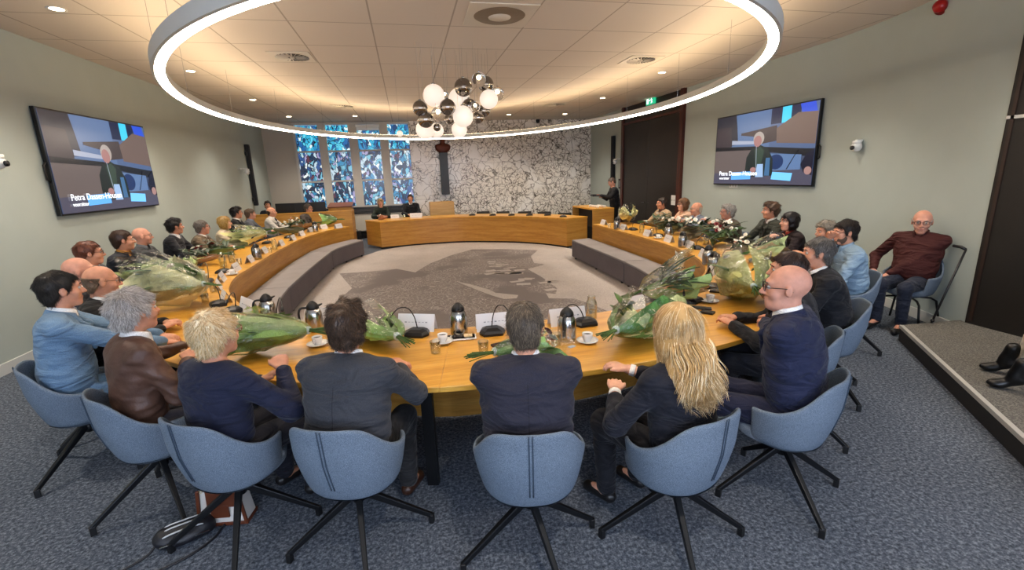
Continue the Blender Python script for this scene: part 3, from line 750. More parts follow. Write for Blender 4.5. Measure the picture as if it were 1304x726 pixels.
# stained glass windows
def stained(seed, blueness):
    m, nt, b = newmat('stained_glass_%d' % seed)
    tc = nt.add('ShaderNodeTexCoord'); mp = nt.add('ShaderNodeMapping'); mp.inputs['Location'].default_value = (seed*3.1, 0, seed*1.7); mp.inputs['Scale'].default_value = (1.25, 1, .8); nt.link(tc.outputs['Object'], mp.inputs[0])
    n0 = nt.add('ShaderNodeTexNoise'); n0.inputs['Scale'].default_value = 3.2; n0.inputs['Detail'].default_value = 2; nt.link(mp.outputs[0], n0.inputs[0])
    ad = nt.add('ShaderNodeVectorMath', operation='MULTIPLY_ADD'); nt.link(n0.outputs['Color'], ad.inputs[0]); ad.inputs[1].default_value = (.5, .5, .5); nt.link(mp.outputs[0], ad.inputs[2])
    v = nt.add('ShaderNodeTexVoronoi', feature='F1'); v.inputs['Scale'].default_value = 9; v2 = nt.add('ShaderNodeTexVoronoi', feature='DISTANCE_TO_EDGE'); v2.inputs['Scale'].default_value = 9
    nt.link(ad.outputs[0], v.inputs['Vector']); nt.link(ad.outputs[0], v2.inputs['Vector'])
    sp = nt.add('ShaderNodeSeparateColor'); nt.link(v.outputs['Color'], sp.inputs[0])
    if blueness: st = [(0, '1d5f9c'), (.2, '2fa8cf'), (.45, '58c8e4'), (.65, '2585b8'), (.8, 'd8f0f6'), (.92, '143a68')]
    else: st = [(0, '16304e'), (.15, '2f7fa8'), (.30, 'b6ccd8'), (.42, '2b4f86'), (.55, '6fb0c6'), (.68, '9a93b8'), (.76, 'dfe6e6'), (.84, '1c2a44'), (.95, '5a3040')]
    r = ramp(nt, st, 'CONSTANT'); nt.link(sp.outputs[0], r.inputs[0])
    e = ramp(nt, [(.035, [0]*3), (.06, [1]*3)]); nt.link(v2.outputs['Distance'], e.inputs[0])
    mx = nt.add('ShaderNodeMix', data_type='RGBA', blend_type='MULTIPLY'); mx.inputs[0].default_value = 1; nt.link(r.outputs[0], mx.inputs[6]); nt.link(e.outputs[0], mx.inputs[7])
    b.inputs['Base Color'].default_value = (.02, .02, .02, 1); b.inputs['Roughness'].default_value = .2
    nt.link(mx.outputs[2], b.inputs['Emission Color']); b.inputs['Emission Strength'].default_value = .62
    return m
frm = mat('window_frame_paint', 'bdb9b2', .5)
tops = [(374.5, 403.5), (413.5, 442), (453, 481), (491.5, 518.5)]
zrow = [zw0+.02, at(450, 230, y=YB).z, at(450, 192, y=YB).z, zw1-.06]
cen = []
for i, (a, b_) in enumerate(tops):
    xa, xb = at(a+9, 230, y=YB).x, at(b_+8, 230, y=YB).x
    xa, xb = at(a+4.5, 195, y=YB).x, at(b_+4.5, 195, y=YB).x
    cen.append((xa, xb))
edges = [wx0]+[(cen[i][1]+cen[i+1][0])/2 for i in range(3)]+[wx1]
for i in range(4):
    xa, xb = cen[i]; mb = MB(); y = YB+.02
    mb.box(((edges[i]+xa)/2, y, (zw0+zw1)/2), (xa-edges[i], .16, zw1-zw0)); mb.box(((xb+edges[i+1])/2, y, (zw0+zw1)/2), (edges[i+1]-xb, .16, zw1-zw0))
    mb.box(((xa+xb)/2, y, zw1-.03), (xb-xa, .16, .06)); mb.box(((xa+xb)/2, y, zw0+.02), (xb-xa, .18, .04))
    for zz in zrow[1:3]: mb.box(((xa+xb)/2, y+.02, zz), (xb-xa, .08, .05))
    w = struct('window_%d' % (i+1), mb, frm)
    for k in range(3):
        g = MB().box(((xa+xb)/2, YB+.05, (zrow[k]+zrow[k+1])/2), (xb-xa, .012, zrow[k+1]-zrow[k]-.04)).build('pane', stained(i*3+k+1, k == 2), w)
    if i == 2: MB().tube([(xa-.02, YB-.1, zw1-.12), (xb+.02, YB-.1, zw1-.12)], .05, 12).box(((xa+xb)/2, YB-.1, zw1-.2), (xb-xa, .01, .12)).build('roller_blind', mat('blind_white', 'dfe6ea', .6), w)
struct('window_sill', MB().box(((wx0+wx1)/2, YB-.12, zw0-.02), (wx1-wx0, .3, .05)), mat('sill_dark', '2b2a2b', .4))
# unseen windows assumed behind the camera, added with glowing panes to light the near floor
for i, x in enumerate((-2.6, .4, 3.4)):
    mb = MB()
    for dx in (-1.15, 0, 1.15): mb.box((x+dx, YF+.03, 2.0), (.08, .1, 2.3))
    for zz in (.85, 3.15): mb.box((x, YF+.03, zz), (2.38, .1, .08))
    w = struct('window_%d' % (i+5), mb, frm)
    MB().box((x, YF+.02, 2.0), (2.25, .01, 2.24)).build('pane', emis('daylight_pane', 'cfe0ff', 5), w)
# double door in the right wall
d0, d1 = 10.33, 13.62
redw = wood('door_frame_wood', '2c0f0a', '4a1c10', '5e2a18', 'z', 1, .4)
mb = MB()
mb.box((XR-.03, d0+.06, ZC/2), (.1, .14, ZC)).box((XR-.03, d1-.06, ZC/2), (.1, .14, ZC)); mb.box((XR-.03, (d0+d1)/2, 3.22), (.09, d1-d0, .06))
door = struct('door_1', mb, redw)
dk = mat('door_leaf_brown', '1e1713', .42, var=.2, vscale=3)
for k, y in enumerate(((d0+d1)/2-.78, (d0+d1)/2+.78)):
    lf = MB().box((XR-.02, y, 1.59), (.05, 1.55, 3.18)).build('door_leaf', dk, door, bevel=.004)
    MB().tube([(XR-.05, y+(.68 if k == 0 else -.68), 1.0), (XR-.09, y+(.68 if k == 0 else -.68), 1.0), (XR-.09, y+(.56 if k == 0 else -.56), 1.0)], .009, 8).build('door_handle', mat('steel', 'b9bbbd', .25, 1), lf, True)
MB().box((XR-.015, (d0+d1)/2, 3.47), (.04, d1-d0-.26, .44)).build('transom', dk, door)
# stage platform on the right with metal nosing
e0 = at(1148, 414, z=.17); e1 = at(1304, 556, z=.17); dr = Vector((e1.x-e0.x, e1.y-e0.y)).normalized()
e2 = Vector((e0.x, e0.y))+dr*8.0
poly = [(e0.x, e0.y), (5.80, 3.72), (5.75, 3.64), (5.75, YF+.01), (e2.x+(e2.y-YF)*0, YF+.01)]
e2 = Vector((e0.x, e0.y))+dr*((e0.y-YF-.01)/-dr.y); poly[-1] = (e2.x, e2.y)
st_ = struct('platform', MB().prism(poly, 0, .17), carpet_mat('carpet_platform', '464441', '68655f', '8c8880', 90))
MB().bar((e0.x, e0.y, .155), (e2.x, e2.y, .155), .035, .034).build('nosing', mat('aluminium', 'b9b6ae', .4, .3), st_)
MB().strip([Vector((e0.x, e0.y))+Vector((-.8, .6))*.006, e2+Vector((-.8, .6))*.006], [Vector((e0.x, e0.y)), e2], 0, .14).build('riser', mat('riser_dark', '1c1a19', .7), st_)
# ------------------------------------------------------------------ inner carpet with the town map
lightc = carpet_mat('carpet_taupe', 'a39c98', 'b6afab', 'c8c2be', 60)
cp = [(-1.25, 12.25), (-.9, 12.9), (0, 13.5), (1.3, 13.6), (2.2, 13.3), (3.0, 12.7), (3.5, 12.0), (3.85, 10.9), (4.0, 9.5), (4.0, 6.5), (3.4, 4.8), (2.2, 3.75), (1, 3.45), (0, 3.5), (-1, 4.1), (-1.9, 5.0), (-2.4, 6.5), (-2.4, 10), (-1.9, 11.3)]
car = MB().prism([(p.x, p.y) for p in catmull([(x, y, 0) for x, y in cp], 5, True)], .001, .008).build('carpet', lightc)
tag(car, 'light taupe carpet inlay covering the floor inside the oval of tables', 'carpet')
def map_mat():
    m, nt, b = newmat('map_print'); b.inputs['Roughness'].default_value = .95
    tc = nt.add('ShaderNodeTexCoord'); n0 = nt.add('ShaderNodeTexNoise'); n0.inputs['Scale'].default_value = 1.5; n0.inputs['Detail'].default_value = 3; nt.link(tc.outputs['Object'], n0.inputs[0])
    ad = nt.add('ShaderNodeVectorMath', operation='MULTIPLY_ADD'); nt.link(n0.outputs['Color'], ad.inputs[0]); ad.inputs[1].default_value = (.5, .5, 0); nt.link(tc.outputs['Object'], ad.inputs[2])
    v = nt.add('ShaderNodeTexVoronoi', feature='DISTANCE_TO_EDGE'); v.inputs['Scale'].default_value = 17; nt.link(ad.outputs[0], v.inputs['Vector'])
    v2 = nt.add('ShaderNodeTexVoronoi', feature='DISTANCE_TO_EDGE'); v2.inputs['Scale'].default_value = 1.3; nt.link(ad.outputs[0], v2.inputs['Vector'])
    r = ramp(nt, [(0, 'aba4a0'), (.045, '938c88'), (.10, '77706e')]); nt.link(v.outputs['Distance'], r.inputs[0])
    base = nt.add('ShaderNodeMix', data_type='RGBA'); base.inputs[6].default_value = lin('736c6b')
    mk = nt.add('ShaderNodeTexNoise'); mk.inputs['Scale'].default_value = .9; mk.inputs['Detail'].default_value = 4; nt.link(tc.outputs['Object'], mk.inputs[0]); rm = ramp(nt, [(.42, [0]*3), (.5, [1]*3)]); nt.link(mk.outputs[0], rm.inputs[0])
    nt.link(rm.outputs[0], base.inputs[0]); nt.link(r.outputs[0], base.inputs[7])
    r2 = ramp(nt, [(.0, '9a8f87'), (.012, '9a8f87'), (.016, [1, 1, 1])], 'CONSTANT'); nt.link(v2.outputs['Distance'], r2.inputs[0])
    mx = nt.add('ShaderNodeMix', data_type='RGBA', blend_type='MULTIPLY'); mx.inputs[0].default_value = .0; nt.link(base.outputs[2], mx.inputs[6]); nt.link(mx.outputs[2], b.inputs['Base Color'])
    return m
mp_px = [(432.5, 348.3), (470, 346), (505, 342.5), (528.7, 347), (540, 340), (549, 335), (575, 325), (601.6, 317.7), (640, 317.4), (684.7, 318.6), (676, 326), (680, 335), (693, 336.6), (682, 340), (671.5, 342.5), (690, 353), (709.5, 367), (708, 374), (695, 373), (699, 380), (731, 380.4), (752, 387), (775, 397)]
mpw = [at(*p, z=.01) for p in mp_px]
mpoly = [(p.x, p.y) for p in mpw]+[(1.9, 4.3), (.9, 3.7), (-.2, 3.8), (-.9, 4.4), (-1.2, 5.6)]+[(q.x, q.y) for q in (at(422, 405, z=.01), at(428, 388, z=.01), at(432.5, 376, z=.01), at(440, 374.5, z=.01), at(448.5, 367, z=.01))]
MB().prism(mpoly, .008, .0115).build('map_inlay', map_mat(), car, label='dark grey-brown town map printed on the carpet')
lake = [at(*p, z=.01) for p in ((581, 358.5), (598, 362), (622, 368.7), (631, 373), (660, 376), (658, 380), (642, 381), (628, 377), (612, 371), (592, 363))]
MB().prism([(p.x, p.y) for p in lake], .0115, .0125).build('map_lake', lightc, car)
for q in range(26):
    px = rnd.uniform(620, 705); py = 333+ (px-620)*.32+rnd.uniform(-3, 16)
    if py > 374: continue
    p = at(px, py, z=.01); MB().box((p.x, p.y, .012), (rnd.uniform(.1, .28), rnd.uniform(.06, .16), .001), rz(rnd.uniform(-.5, .5))).build('map_field', lightc, car)
# ------------------------------------------------------------------ tables
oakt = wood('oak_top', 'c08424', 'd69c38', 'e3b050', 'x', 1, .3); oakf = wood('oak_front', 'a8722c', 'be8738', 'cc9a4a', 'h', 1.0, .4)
darkmetal = mat('dark_metal', '1d1e20', .4, .6)
LI = catmull([(-1.62, 12.3, 0), (-2.02, 11.57, 0), (-2.28, 10.4, 0), (-2.34, 9.2, 0), (-2.34, 8.0, 0), (-2.31, 7.2, 0), (-2.28, 6.4, 0), (-2.15, 5.76, 0), (-1.99, 5.33, 0), (-1.76, 4.88, 0)], 5)
NI = catmull([(-1.76, 4.88, 0), (-1.35, 4.35, 0), (-.75, 3.85, 0), (-.05, 3.52, 0), (.22, 3.44, 0)], 6)
NJ = catmull([(.22, 3.44, 0), (.65, 3.42, 0), (1.3, 3.45, 0), (2.0, 3.62, 0), (2.5, 3.9, 0), (2.9, 4.28, 0)], 5)
RI = catmull([(2.9, 4.28, 0), (3.17, 4.56, 0), (3.37, 4.87, 0), (3.57, 5.3, 0), (3.73, 5.87, 0), (3.84, 6.64, 0), (3.88, 7.6, 0), (3.9, 8.6, 0), (3.9, 9.75, 0)], 5)
def outer(P, d0, d1): 
    n = len(P); O = []
    Q = offset(P, -1.0)
    for i, (p, q) in enumerate(zip(P, Q)): t = i/(n-1); O.append(Vector((p[0], p[1])).lerp(q, d0+(d1-d0)*t))
    return O
def table(name, label, P, O, legs, panel=True):
    t = thing(name, label, 'table', (0, 0, 0), 0)
    P2 = [Vector((p[0], p[1])) for p in P]
    MB().strip(P2, O, .715, .75).build('tabletop', oakt, t, bevel=.004)
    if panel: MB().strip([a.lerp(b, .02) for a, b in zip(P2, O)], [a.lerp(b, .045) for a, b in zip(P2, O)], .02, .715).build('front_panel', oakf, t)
    for i in legs:
        i = min(len(P2)-1, i); a = P2[i].lerp(O[i], .82); d = (O[i]-P2[i]).normalized()
        MB().box((a.x, a.y, .357), (.07, .05, .714), rz(math.atan2(d.y, d.x)+PI/2)).build('leg', darkmetal, t)
    return t
LO = outer(LI, -.72, -.98); NO_ = outer(NI, -.98, -1.03); NO2 = outer(NJ, -1.03, -1.0); RO = outer(RI, -1.0, -.85)
# outer() moves to the right-hand side of the travel direction; travel is counter-clockwise so flip
LO = offset([Vector((p.x, p.y)) for p in LI], 0)
def outr(P, a, b):
    n = len(P); Q = []
    for i, q in enumerate(offset(P, 1.0)):
        t = i/(n-1); w = a+(b-a)*t; Q.append(Vector((P[i][0], P[i][1])).lerp(q, -w))
    return Q
LO, NO_, NO2, RO = outr(LI, .72, .95), outr(NI, .95, 1.03), outr(NJ, 1.03, 1.0), outr(RI, 1.0, .85)
def weld(a, b): m_ = (a[-1]+b[0])/2; a[-1] = m_; b[0] = m_
weld(LO, NO_); weld(NO_, NO2); weld(NO2, RO)
tab_left = table('council_table', 'long curved oak council table along the left wall with a solid wooden front', LI, LO, (6, 20, 34))
tab_nl = table('council_table', 'curved oak table section at the near left, behind the grey-suited man', NI, NO_, (4, 14, 23))
tab_nr = table('council_table', 'curved oak table section at the near right, under the bright green bouquet', NJ, NO2, (12, 20))
tab_right = table('council_table', 'long curved oak council table along the right wall with a solid wooden front', RI, RO, (8, 22, 36))
# dais table at the back
BF = catmull([(-.92, 13.12, 0), (0, 13.38, 0), (.7, 13.42, 0), (1.35, 13.36, 0), (2.05, 13.05, 0), (2.75, 12.6, 0), (3.35, 11.95, 0), (3.76, 11.2, 0)], 5)
BB = catmull([(-1.38, 13.9, 0), (-.2, 14.2, 0), (.6, 14.3, 0), (1.5, 14.2, 0), (2.4, 13.85, 0), (3.2, 13.3, 0), (3.95, 12.45, 0), (4.45, 11.5, 0)], 5)
t = thing('dais_table', 'wide curved oak table at the back of the room under the marble wall', 'table')
F2 = [Vector((p.x, p.y)) for p in BF]; B2 = [Vector((p.x, p.y)) for p in BB]
MB().strip(F2, B2, .72, .755).build('tabletop', oakt, t, bevel=.004)
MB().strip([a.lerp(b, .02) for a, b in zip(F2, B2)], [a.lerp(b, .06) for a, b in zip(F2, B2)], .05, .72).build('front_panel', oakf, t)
MB().strip([a.lerp(b, .05) for a, b in zip(F2, B2)], [a.lerp(b, .09) for a, b in zip(F2, B2)], .0, .05).build('plinth', mat('plinth_black', '0e0d0d', .6), t)
for a, b in ((F2[0], B2[0]), (F2[-1], B2[-1])):
    d = (b-a).normalized(); nrm = Vector((-d.y, d.x)) if a is F2[0] else Vector((d.y, -d.x)); nrm = nrm*-1
    c = (a+b)/2+nrm*.02; MB().box((c.x, c.y, .385), ((b-a).length*.97, .03, .67), rz(math.atan2(d.y, d.x))).build('side_panel', oakf, t)
# ------------------------------------------------------------------ benches inside the ring
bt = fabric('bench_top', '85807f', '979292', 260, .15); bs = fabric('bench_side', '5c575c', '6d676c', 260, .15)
def bench(label, Fp, Bp):
    t = thing('bench', label, 'bench', (0, 0, 0), 0, 'grey curved benches inside the table oval')
    Fp = [Vector((p.x, p.y)) for p in catmull([(x, y, 0) for x, y in Fp], 6)]; n = len(Fp); Bp = resample([Vector((p.x, p.y)) for p in catmull([(x, y, 0) for x, y in Bp], 6)], n)
    Fp = resample(Fp, n)
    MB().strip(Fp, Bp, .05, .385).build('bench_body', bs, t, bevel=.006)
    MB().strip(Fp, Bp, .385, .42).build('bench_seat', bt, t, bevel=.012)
    for i in (1, n//2, n-2):
        for u_ in (.1, .9):
            p = Fp[i].lerp(Bp[i], u_); MB().lathe([(.02, 0), (.02, .05)], 10, (p.x, p.y, 0)).build('foot', darkmetal, t)
bench('curved grey bench module at the far end of the left table front', [(-1.3, 12.1), (-1.52, 11.5), (-1.72, 10.9), (-1.79, 10.45)], [(-1.58, 12.35), (-1.98, 11.6), (-2.2, 10.9), (-2.27, 10.45)])
bench('straight grey bench module in the middle of the left table front', [(-1.79, 10.43), (-1.83, 9.3), (-1.85, 8.2), (-1.85, 7.05)], [(-2.27, 10.43), (-2.32, 9.3), (-2.32, 8.2), (-2.29, 7.05)])
bench('curved grey bench module at the near end of the left table front', [(-1.85, 7.03), (-1.80, 6.4), (-1.71, 5.9), (-1.52, 5.35), (-1.25, 4.9)], [(-2.29, 7.03), (-2.25, 6.4), (-2.12, 5.78), (-1.96, 5.36), (-1.7, 4.92)])
bench('straight grey bench module at the far end of the right table front', [(3.41, 9.78), (3.4, 8.8), (3.39, 7.9), (3.37, 7.05)], [(3.87, 9.9), (3.87, 8.8), (3.85, 7.9), (3.83, 7.05)])
bench('curved grey bench module at the near end of the right table front', [(3.37, 7.03), (3.3, 6.3), (3.15, 5.6), (2.9, 5.0), (2.6, 4.6)], [(3.82, 7.03), (3.78, 6.5), (3.68, 5.9), (3.35, 4.92), (3.0, 4.45)])
# ------------------------------------------------------------------ chairs
chf = fabric('chair_wool', '4a5663', '7d8a99', 420, .5, .95, 3, .1); seamm = mat('seam_dark', '33404f', .9)
def chair_shell(th=.02):
    ns, nt_ = 33, 12; O, I = [], []
    for i in range(ns):
        ph = math.radians(-128+256*i/(ns-1)); a = abs(math.degrees(ph))
        top = np.interp(a, [0, 26, 36, 46, 56, 70, 88, 128], [.815, .812, .80, .765, .715, .66, .625, .605])
        ro, ri = [], []
        for j in range(nt_):
            t_ = j/(nt_-1); z = .395+(top-.395)*t_**.95
            hz = (z-.395)/.42
            wx = .212+.062*min(1, (hz*1.9))**.6; dy = .185+.05*min(1, hz*1.8)**.7+.035*hz
            sx = math.copysign(abs(math.sin(ph))**.85, ph); cy_ = math.cos(ph)
            fy = dy if cy_ > 0 else .26
            for rr, L in ((0, ro), (-th, ri)):
                x = (wx+rr)*sx; y = -(fy+rr)*cy_*(1 if cy_ > 0 else .85)
                L.append(Vector((x, y, z+(0 if rr == 0 else .006*t_))))
        O.append(ro); I.append(ri)
    return O, I
def make_chair():
    t = thing('chair', '', 'chair')
    O, I = chair_shell(); mb = MB(); ns, nt_ = len(O), len(O[0]); mb.grid(O); mb.grid([list(reversed(r)) for r in I])
    k = ns*nt_
    for i in range(ns-1):  # rim and bottom edge
        mb.face((i*nt_+nt_-1, k+i*nt_, k+(i+1)*nt_, (i+1)*nt_+nt_-1)); mb.face((i*nt_, (i+1)*nt_, k+(i+1)*nt_+nt_-1, k+i*nt_+nt_-1))
    for i in (0, ns-1):
        for j in range(nt_-1):
            q = (i*nt_+j, i*nt_+j+1, k+i*nt_+nt_-2-j, k+i*nt_+nt_-1-j); mb.face(q if i else q[::-1])
    o = mb.build('shell', chf, t, True); sd = o.modifiers.new('soft', 'SUBSURF'); sd.levels = 1; sd.render_levels = 1
    # underside dish and seat cushion
    P = []; rings = 7; n = 32
    for r in range(rings+1):
        q = r/rings; row = []
        for j in range(n):
            a = 2*PI*j/n; sx = math.copysign(abs(math.sin(a))**.85, math.sin(a)); c = math.cos(a)
            row.append(Vector((.216*q*sx, -(.19 if c > 0 else .235)*q*c, .345+.055*q**3)))
        P.append(row)
    mb = MB(); mb.grid([[P[r][j] for r in range(rings+1)] for j in range(n)], closeu=True)
    mb.build('seat_pan', chf, t, True)
    mb = MB(); P = []
    for (q, z) in ((.0, .472), (.5, .472), (.8, .468), (.95, .458), (1, .44), (.97, .40)):
        row = []
        for j in range(n):
            a = 2*PI*j/n; sx = math.copysign(abs(math.sin(a))**.75, math.sin(a)); c = math.cos(a); row.append(Vector((.215*q*sx, .02-(.2 if c > 0 else .235)*q*c, z)))
        P.append(row)
    mb.grid([[P[r][j] for r in reversed(range(len(P)))] for j in range(n)], closeu=True); mb.build('seat', chf, t, True)
    mb = MB(); c = ns//2
    for s in (-1, 1): mb.tube([O[c][j]+Vector((s*.008, -.0015, 0)) for j in range(2, nt_)], .0032, 6)
    mb.build('seam', seamm, t, True)
    return t
def star_base(t, ang, R=.37):
    MB().lathe([(.055, .32), (.05, .345), (.05, .36)], 20).build('seat_plate', darkmetal, t, True)
    MB().lathe([(.03, .26), (.03, .33)], 16).build('hub', darkmetal, t, True)
    for k in range(4):
        a = ang+k*PI/2; c, s = math.cos(a), math.sin(a)
        lg = MB().bar((c*.01, s*.01, .315), (c*R, s*R, .045), .034, .04, .022, .026).build('leg', darkmetal, t, bevel=.005)
        MB().bar((c*(R-.004), s*(R-.004), .055), (c*(R-.004), s*(R-.004), 0), .026, .03).build('glide', mat('plastic_black', '0c0c0d', .5), lg, bevel=.003)
def tube_legs(t):
    for sx in (-1, 1):
        for sy in (-1, 1):
            MB().tube([(sx*.06, sy*.05, .345), (sx*.16, sy*.15, .335), (sx*.2, sy*.19, .30), (sx*.25, sy*.235, .0)], .0125, 8).build('leg', darkmetal, t, True)
_c0 = make_chair(); CH0 = {}
def chair(label, x, y, yaw, base='star', ang=45, z=0):
    global _c0
    if _c0 is not None and 'first' not in CH0:
        CH0['first'] = [c for c in _c0.children]
        t = _c0
    else:
        t = thing('chair', '', 'chair')
        for c in CH0['first']: q = c.copy(); COL.objects.link(q); q.parent = t
    t['label'] = label; t['group'] = 'blue-grey upholstered armchairs' if base == 'star' else 'chairs by the right wall'
    t.location = (x, y, z); t.rotation_euler = (0, 0, math.radians(yaw))
    if base == 'star': star_base(t, math.radians(ang-yaw))
    else: tube_legs(t)
    return t
# ------------------------------------------------------------------ fixtures on walls and ceiling
steel = mat('steel', 'b9bbbd', .25, 1); blackp = mat('plastic_black', '0c0c0d', .5); whitep = mat('plastic_white', 'd9d9d4', .45)
RINGPTS = [(163.7, 73.6), (236.7, 122.7), (307, 153), (374.7, 168.7), (466.7, 176.4), (609.5, 175.2), (700.7, 166), (798, 150), (877, 128), (967, 90), (987.5, 61), (909, 1), (340, 1)]
RZ = 2.92
W_ = np.array([at(*p, z=RZ)[:2] for p in RINGPTS]); A_ = np.c_[W_[:, 0]**2, W_[:, 0]*W_[:, 1], W_[:, 1]**2, W_]
cc = np.linalg.lstsq(A_, np.ones(len(W_)), rcond=None)[0]
M2 = np.array([[cc[0], cc[1]/2], [cc[1]/2, cc[2]]]); cen2 = np.linalg.solve(-2*M2, cc[3:5]); kk_ = 1+cen2 @ M2 @ cen2; ev, evec = np.linalg.eigh(M2/kk_)
def ringpt(a, r=0):
    p = evec @ np.array([(1/math.sqrt(ev[0])+r)*math.cos(a), (1/math.sqrt(ev[1])+r)*math.sin(a)])+cen2
    return p
rg = thing('ring_lamp', 'large oval ring lamp hanging under the ceiling, its inner edge glowing warm white', 'lamp', (0, 0, 0))
n = 160; hw = .045
def ringsec(r, z): return [Vector((*ringpt(2*PI*i/n, r), z)) for i in range(n)]
mb = MB(); mb.grid([[p, q, s_, t_] for p, q, s_, t_ in zip(ringsec(.062, RZ+.11), ringsec(.062, RZ), ringsec(.037, RZ-.003), ringsec(.037, RZ+.09))], closeu=True); mb.grid([[p, q] for p, q in zip(ringsec(-.043, RZ+.11), ringsec(-.043, RZ+.02))], closeu=True)
mb.grid([[p, q] for p, q in zip(ringsec(.062, RZ+.11), ringsec(.05, RZ+.11))], closeu=True); mb.grid([[p, q] for p, q in zip(ringsec(-.03, RZ+.11), ringsec(-.043, RZ+.11))], closeu=True)
mb.build('housing', mat('lamp_housing', 'c3c4bf', .5), rg)
mb = MB(); mb.grid([[p, q, s_] for p, q, s_ in zip(ringsec(.037, RZ-.003), ringsec(-.043, RZ-.003), ringsec(-.044, RZ+.02))], closeu=True)
mb.build('diffuser', emis('ring_glow', 'ffeedb', 19), rg)
mb = MB(); mb.grid([[p, q] for p, q in zip(ringsec(.05, RZ+.112), ringsec(-.03, RZ+.112))], closeu=True)
mb.build('upper_diffuser', emis('ring_up_glow', 'ffe0b4', 13.0), rg)
for i in range(20):
    p = ringpt(2*PI*(i+.5)/20, .01); MB().tube([(p[0], p[1], RZ+.12), (p[0], p[1], ZC)], .0025, 6).build('suspension_wire', steel, rg)
spotpos = [(-3.4, 6.1, 68, 11), (-3.35, 9.0, 242, 90.5), (-3.29, 11.9, 322, 127), (-3.24, 14.87, 368, 148.5), (-1.44, 14.87, 452, 147.5), (3.15, 14.9, 648, 146), (4.97, 14.87, 720, 145), (4.93, 11.75, 767, 124.5), (4.9, 8.78, 843, 92.5), (4.87, 5.81, 990, 30)]
wh = ['above the left screen, nearest the camera', 'above the far edge of the left screen', 'above the left wall, third from the camera', 'above the leftmost stained glass window', 'above the second stained glass window', 'above the middle of the marble wall', 'above the right end of the marble wall', 'in front of the exit sign', 'above the right screen', 'nearest the camera on the right']
for k, (x, y, px, py) in enumerate(spotpos+[(-3.4, 3.2, 0, 0), (4.9, 2.9, 0, 0), (-3.4, .3, 0, 0), (.8, .4, 0, 0), (4.6, 0, 0, 0)]):
    seen = k < 10
    t = thing('ceiling_spotlight', ('round recessed ceiling spotlight '+wh[k]) if seen else 'round recessed ceiling spotlight behind the camera', 'ceiling light', (x, y, ZC), 0, 'recessed ceiling spotlights')
    MB().lathe([(.062, 0), (.085, 0), (.085, -.008), (.062, -.004)], 24, cap=False).build('trim_ring', whitep, t, True)
    MB().lathe([(.001, -.003), (.062, -.003)], 24).build('diffuser', emis('spot_glow', 'ffe2b8', 14), t)
    L = bpy.data.lights.new('spot', 'SPOT'); L.energy = 120; L.color = (1, .9, .78); L.spot_size = math.radians(105); L.spot_blend = .9; L.shadow_soft_size = .06
    lo = bpy.data.objects.new('spot', L); COL.objects.link(lo); lo.parent = t; lo.location = (0, 0, -.02)
def vent(px, py, label, kind='swirl', z=ZC):
    p = at(px, py, z=z); t = thing('ceiling_vent' if kind != 'round' else 'ceiling_speaker', label, 'vent' if kind != 'round' else 'speaker', (p.x, p.y, z))
    w = .58 if kind != 'round' else .78
    MB().box((0, 0, -.006), (w, w, .012)).build('plate', mat('vent_white', 'c9c1b3', .5), t, bevel=.004)
    if kind == 'round':
        MB().lathe([(.30, -.012), (.27, -.028), (.13, -.028)], 40, cap=False).build('grille', mat('grille_brown', '74634f', .6), t, True)
        MB().lathe([(.14, -.012), (.13, -.032), (.001, -.034)], 32, cap=False).build('dome', mat('vent_white', 'c9c1b3', .5), t, True)
    else:
        MB().lathe([(.23, -.0125), (.001, -.0126)], 32).build('opening', mat('vent_dark', '3a332a', .7), t)
        mb = MB()
        for k in range(22):
            a = 2*PI*k/22; mb.box((math.cos(a)*.15, math.sin(a)*.15, -.018), (.17, .022, .003), rz(a) @ Matrix.Rotation(.6, 3, 'X'))
        mb.build('vane', mat('vent_white', 'c9c1b3', .5), t); MB().lathe([(.035, -.012), (.03, -.024), (.001, -.026)], 16).build('hub', mat('vent_white', 'c9c1b3', .5), t, True)
vent(372, 72, 'square swirl ceiling vent to the left, inside the ring lamp'); vent(816, 76, 'square swirl ceiling vent to the right, inside the ring lamp')
vent(437, 135, 'small looking far ceiling vent above the stained glass windows'); vent(708, 133, 'far ceiling vent above the right part of the marble wall')
vent(636, 19, 'square ceiling panel with a brown round grille at the top centre', 'round')
# pendant globes
opal = mat('opal_glass', 'f4e6d4', .35, emit='ffeedd', es=.33); chrome = mat('smoked_chrome', '8f8a86', .06, 1); clearg = mat('clear_glass', 'ffffff', .02, trans=1, ior=1.2)
GL = [('w', 272, 320, 128, 7.2), ('w', 440, 345, 130, 7.7), ('w', 635, 345, 112, 7.3), ('w', 465, 458, 125, 7.1), ('w', 440, 545, 95, 7.4), ('w', 215, 545, 112, 7.5), ('w', 290, 550, 86, 7.75), ('w', 48, 572, 36, 8.6),
      ('c', 182, 403, 90, 7.0), ('c', 218, 478, 98, 7.05), ('c', 362, 397, 98, 7.0), ('c', 466, 265, 108, 7.2), ('c', 615, 245, 95, 7.6), ('c', 505, 390, 90, 7.5), ('c', 603, 420, 75, 7.6), ('c', 565, 465, 70, 7.3), ('c', 375, 475, 60, 7.6), ('c', 293, 530, 46, 7.1),
      ('g', 570, 215, 85, 7.3), ('g', 692, 308, 80, 7.4), ('g', 300, 440, 80, 7.25), ('g', 343, 318, 50, 7.5), ('g', 545, 395, 60, 7.0)]
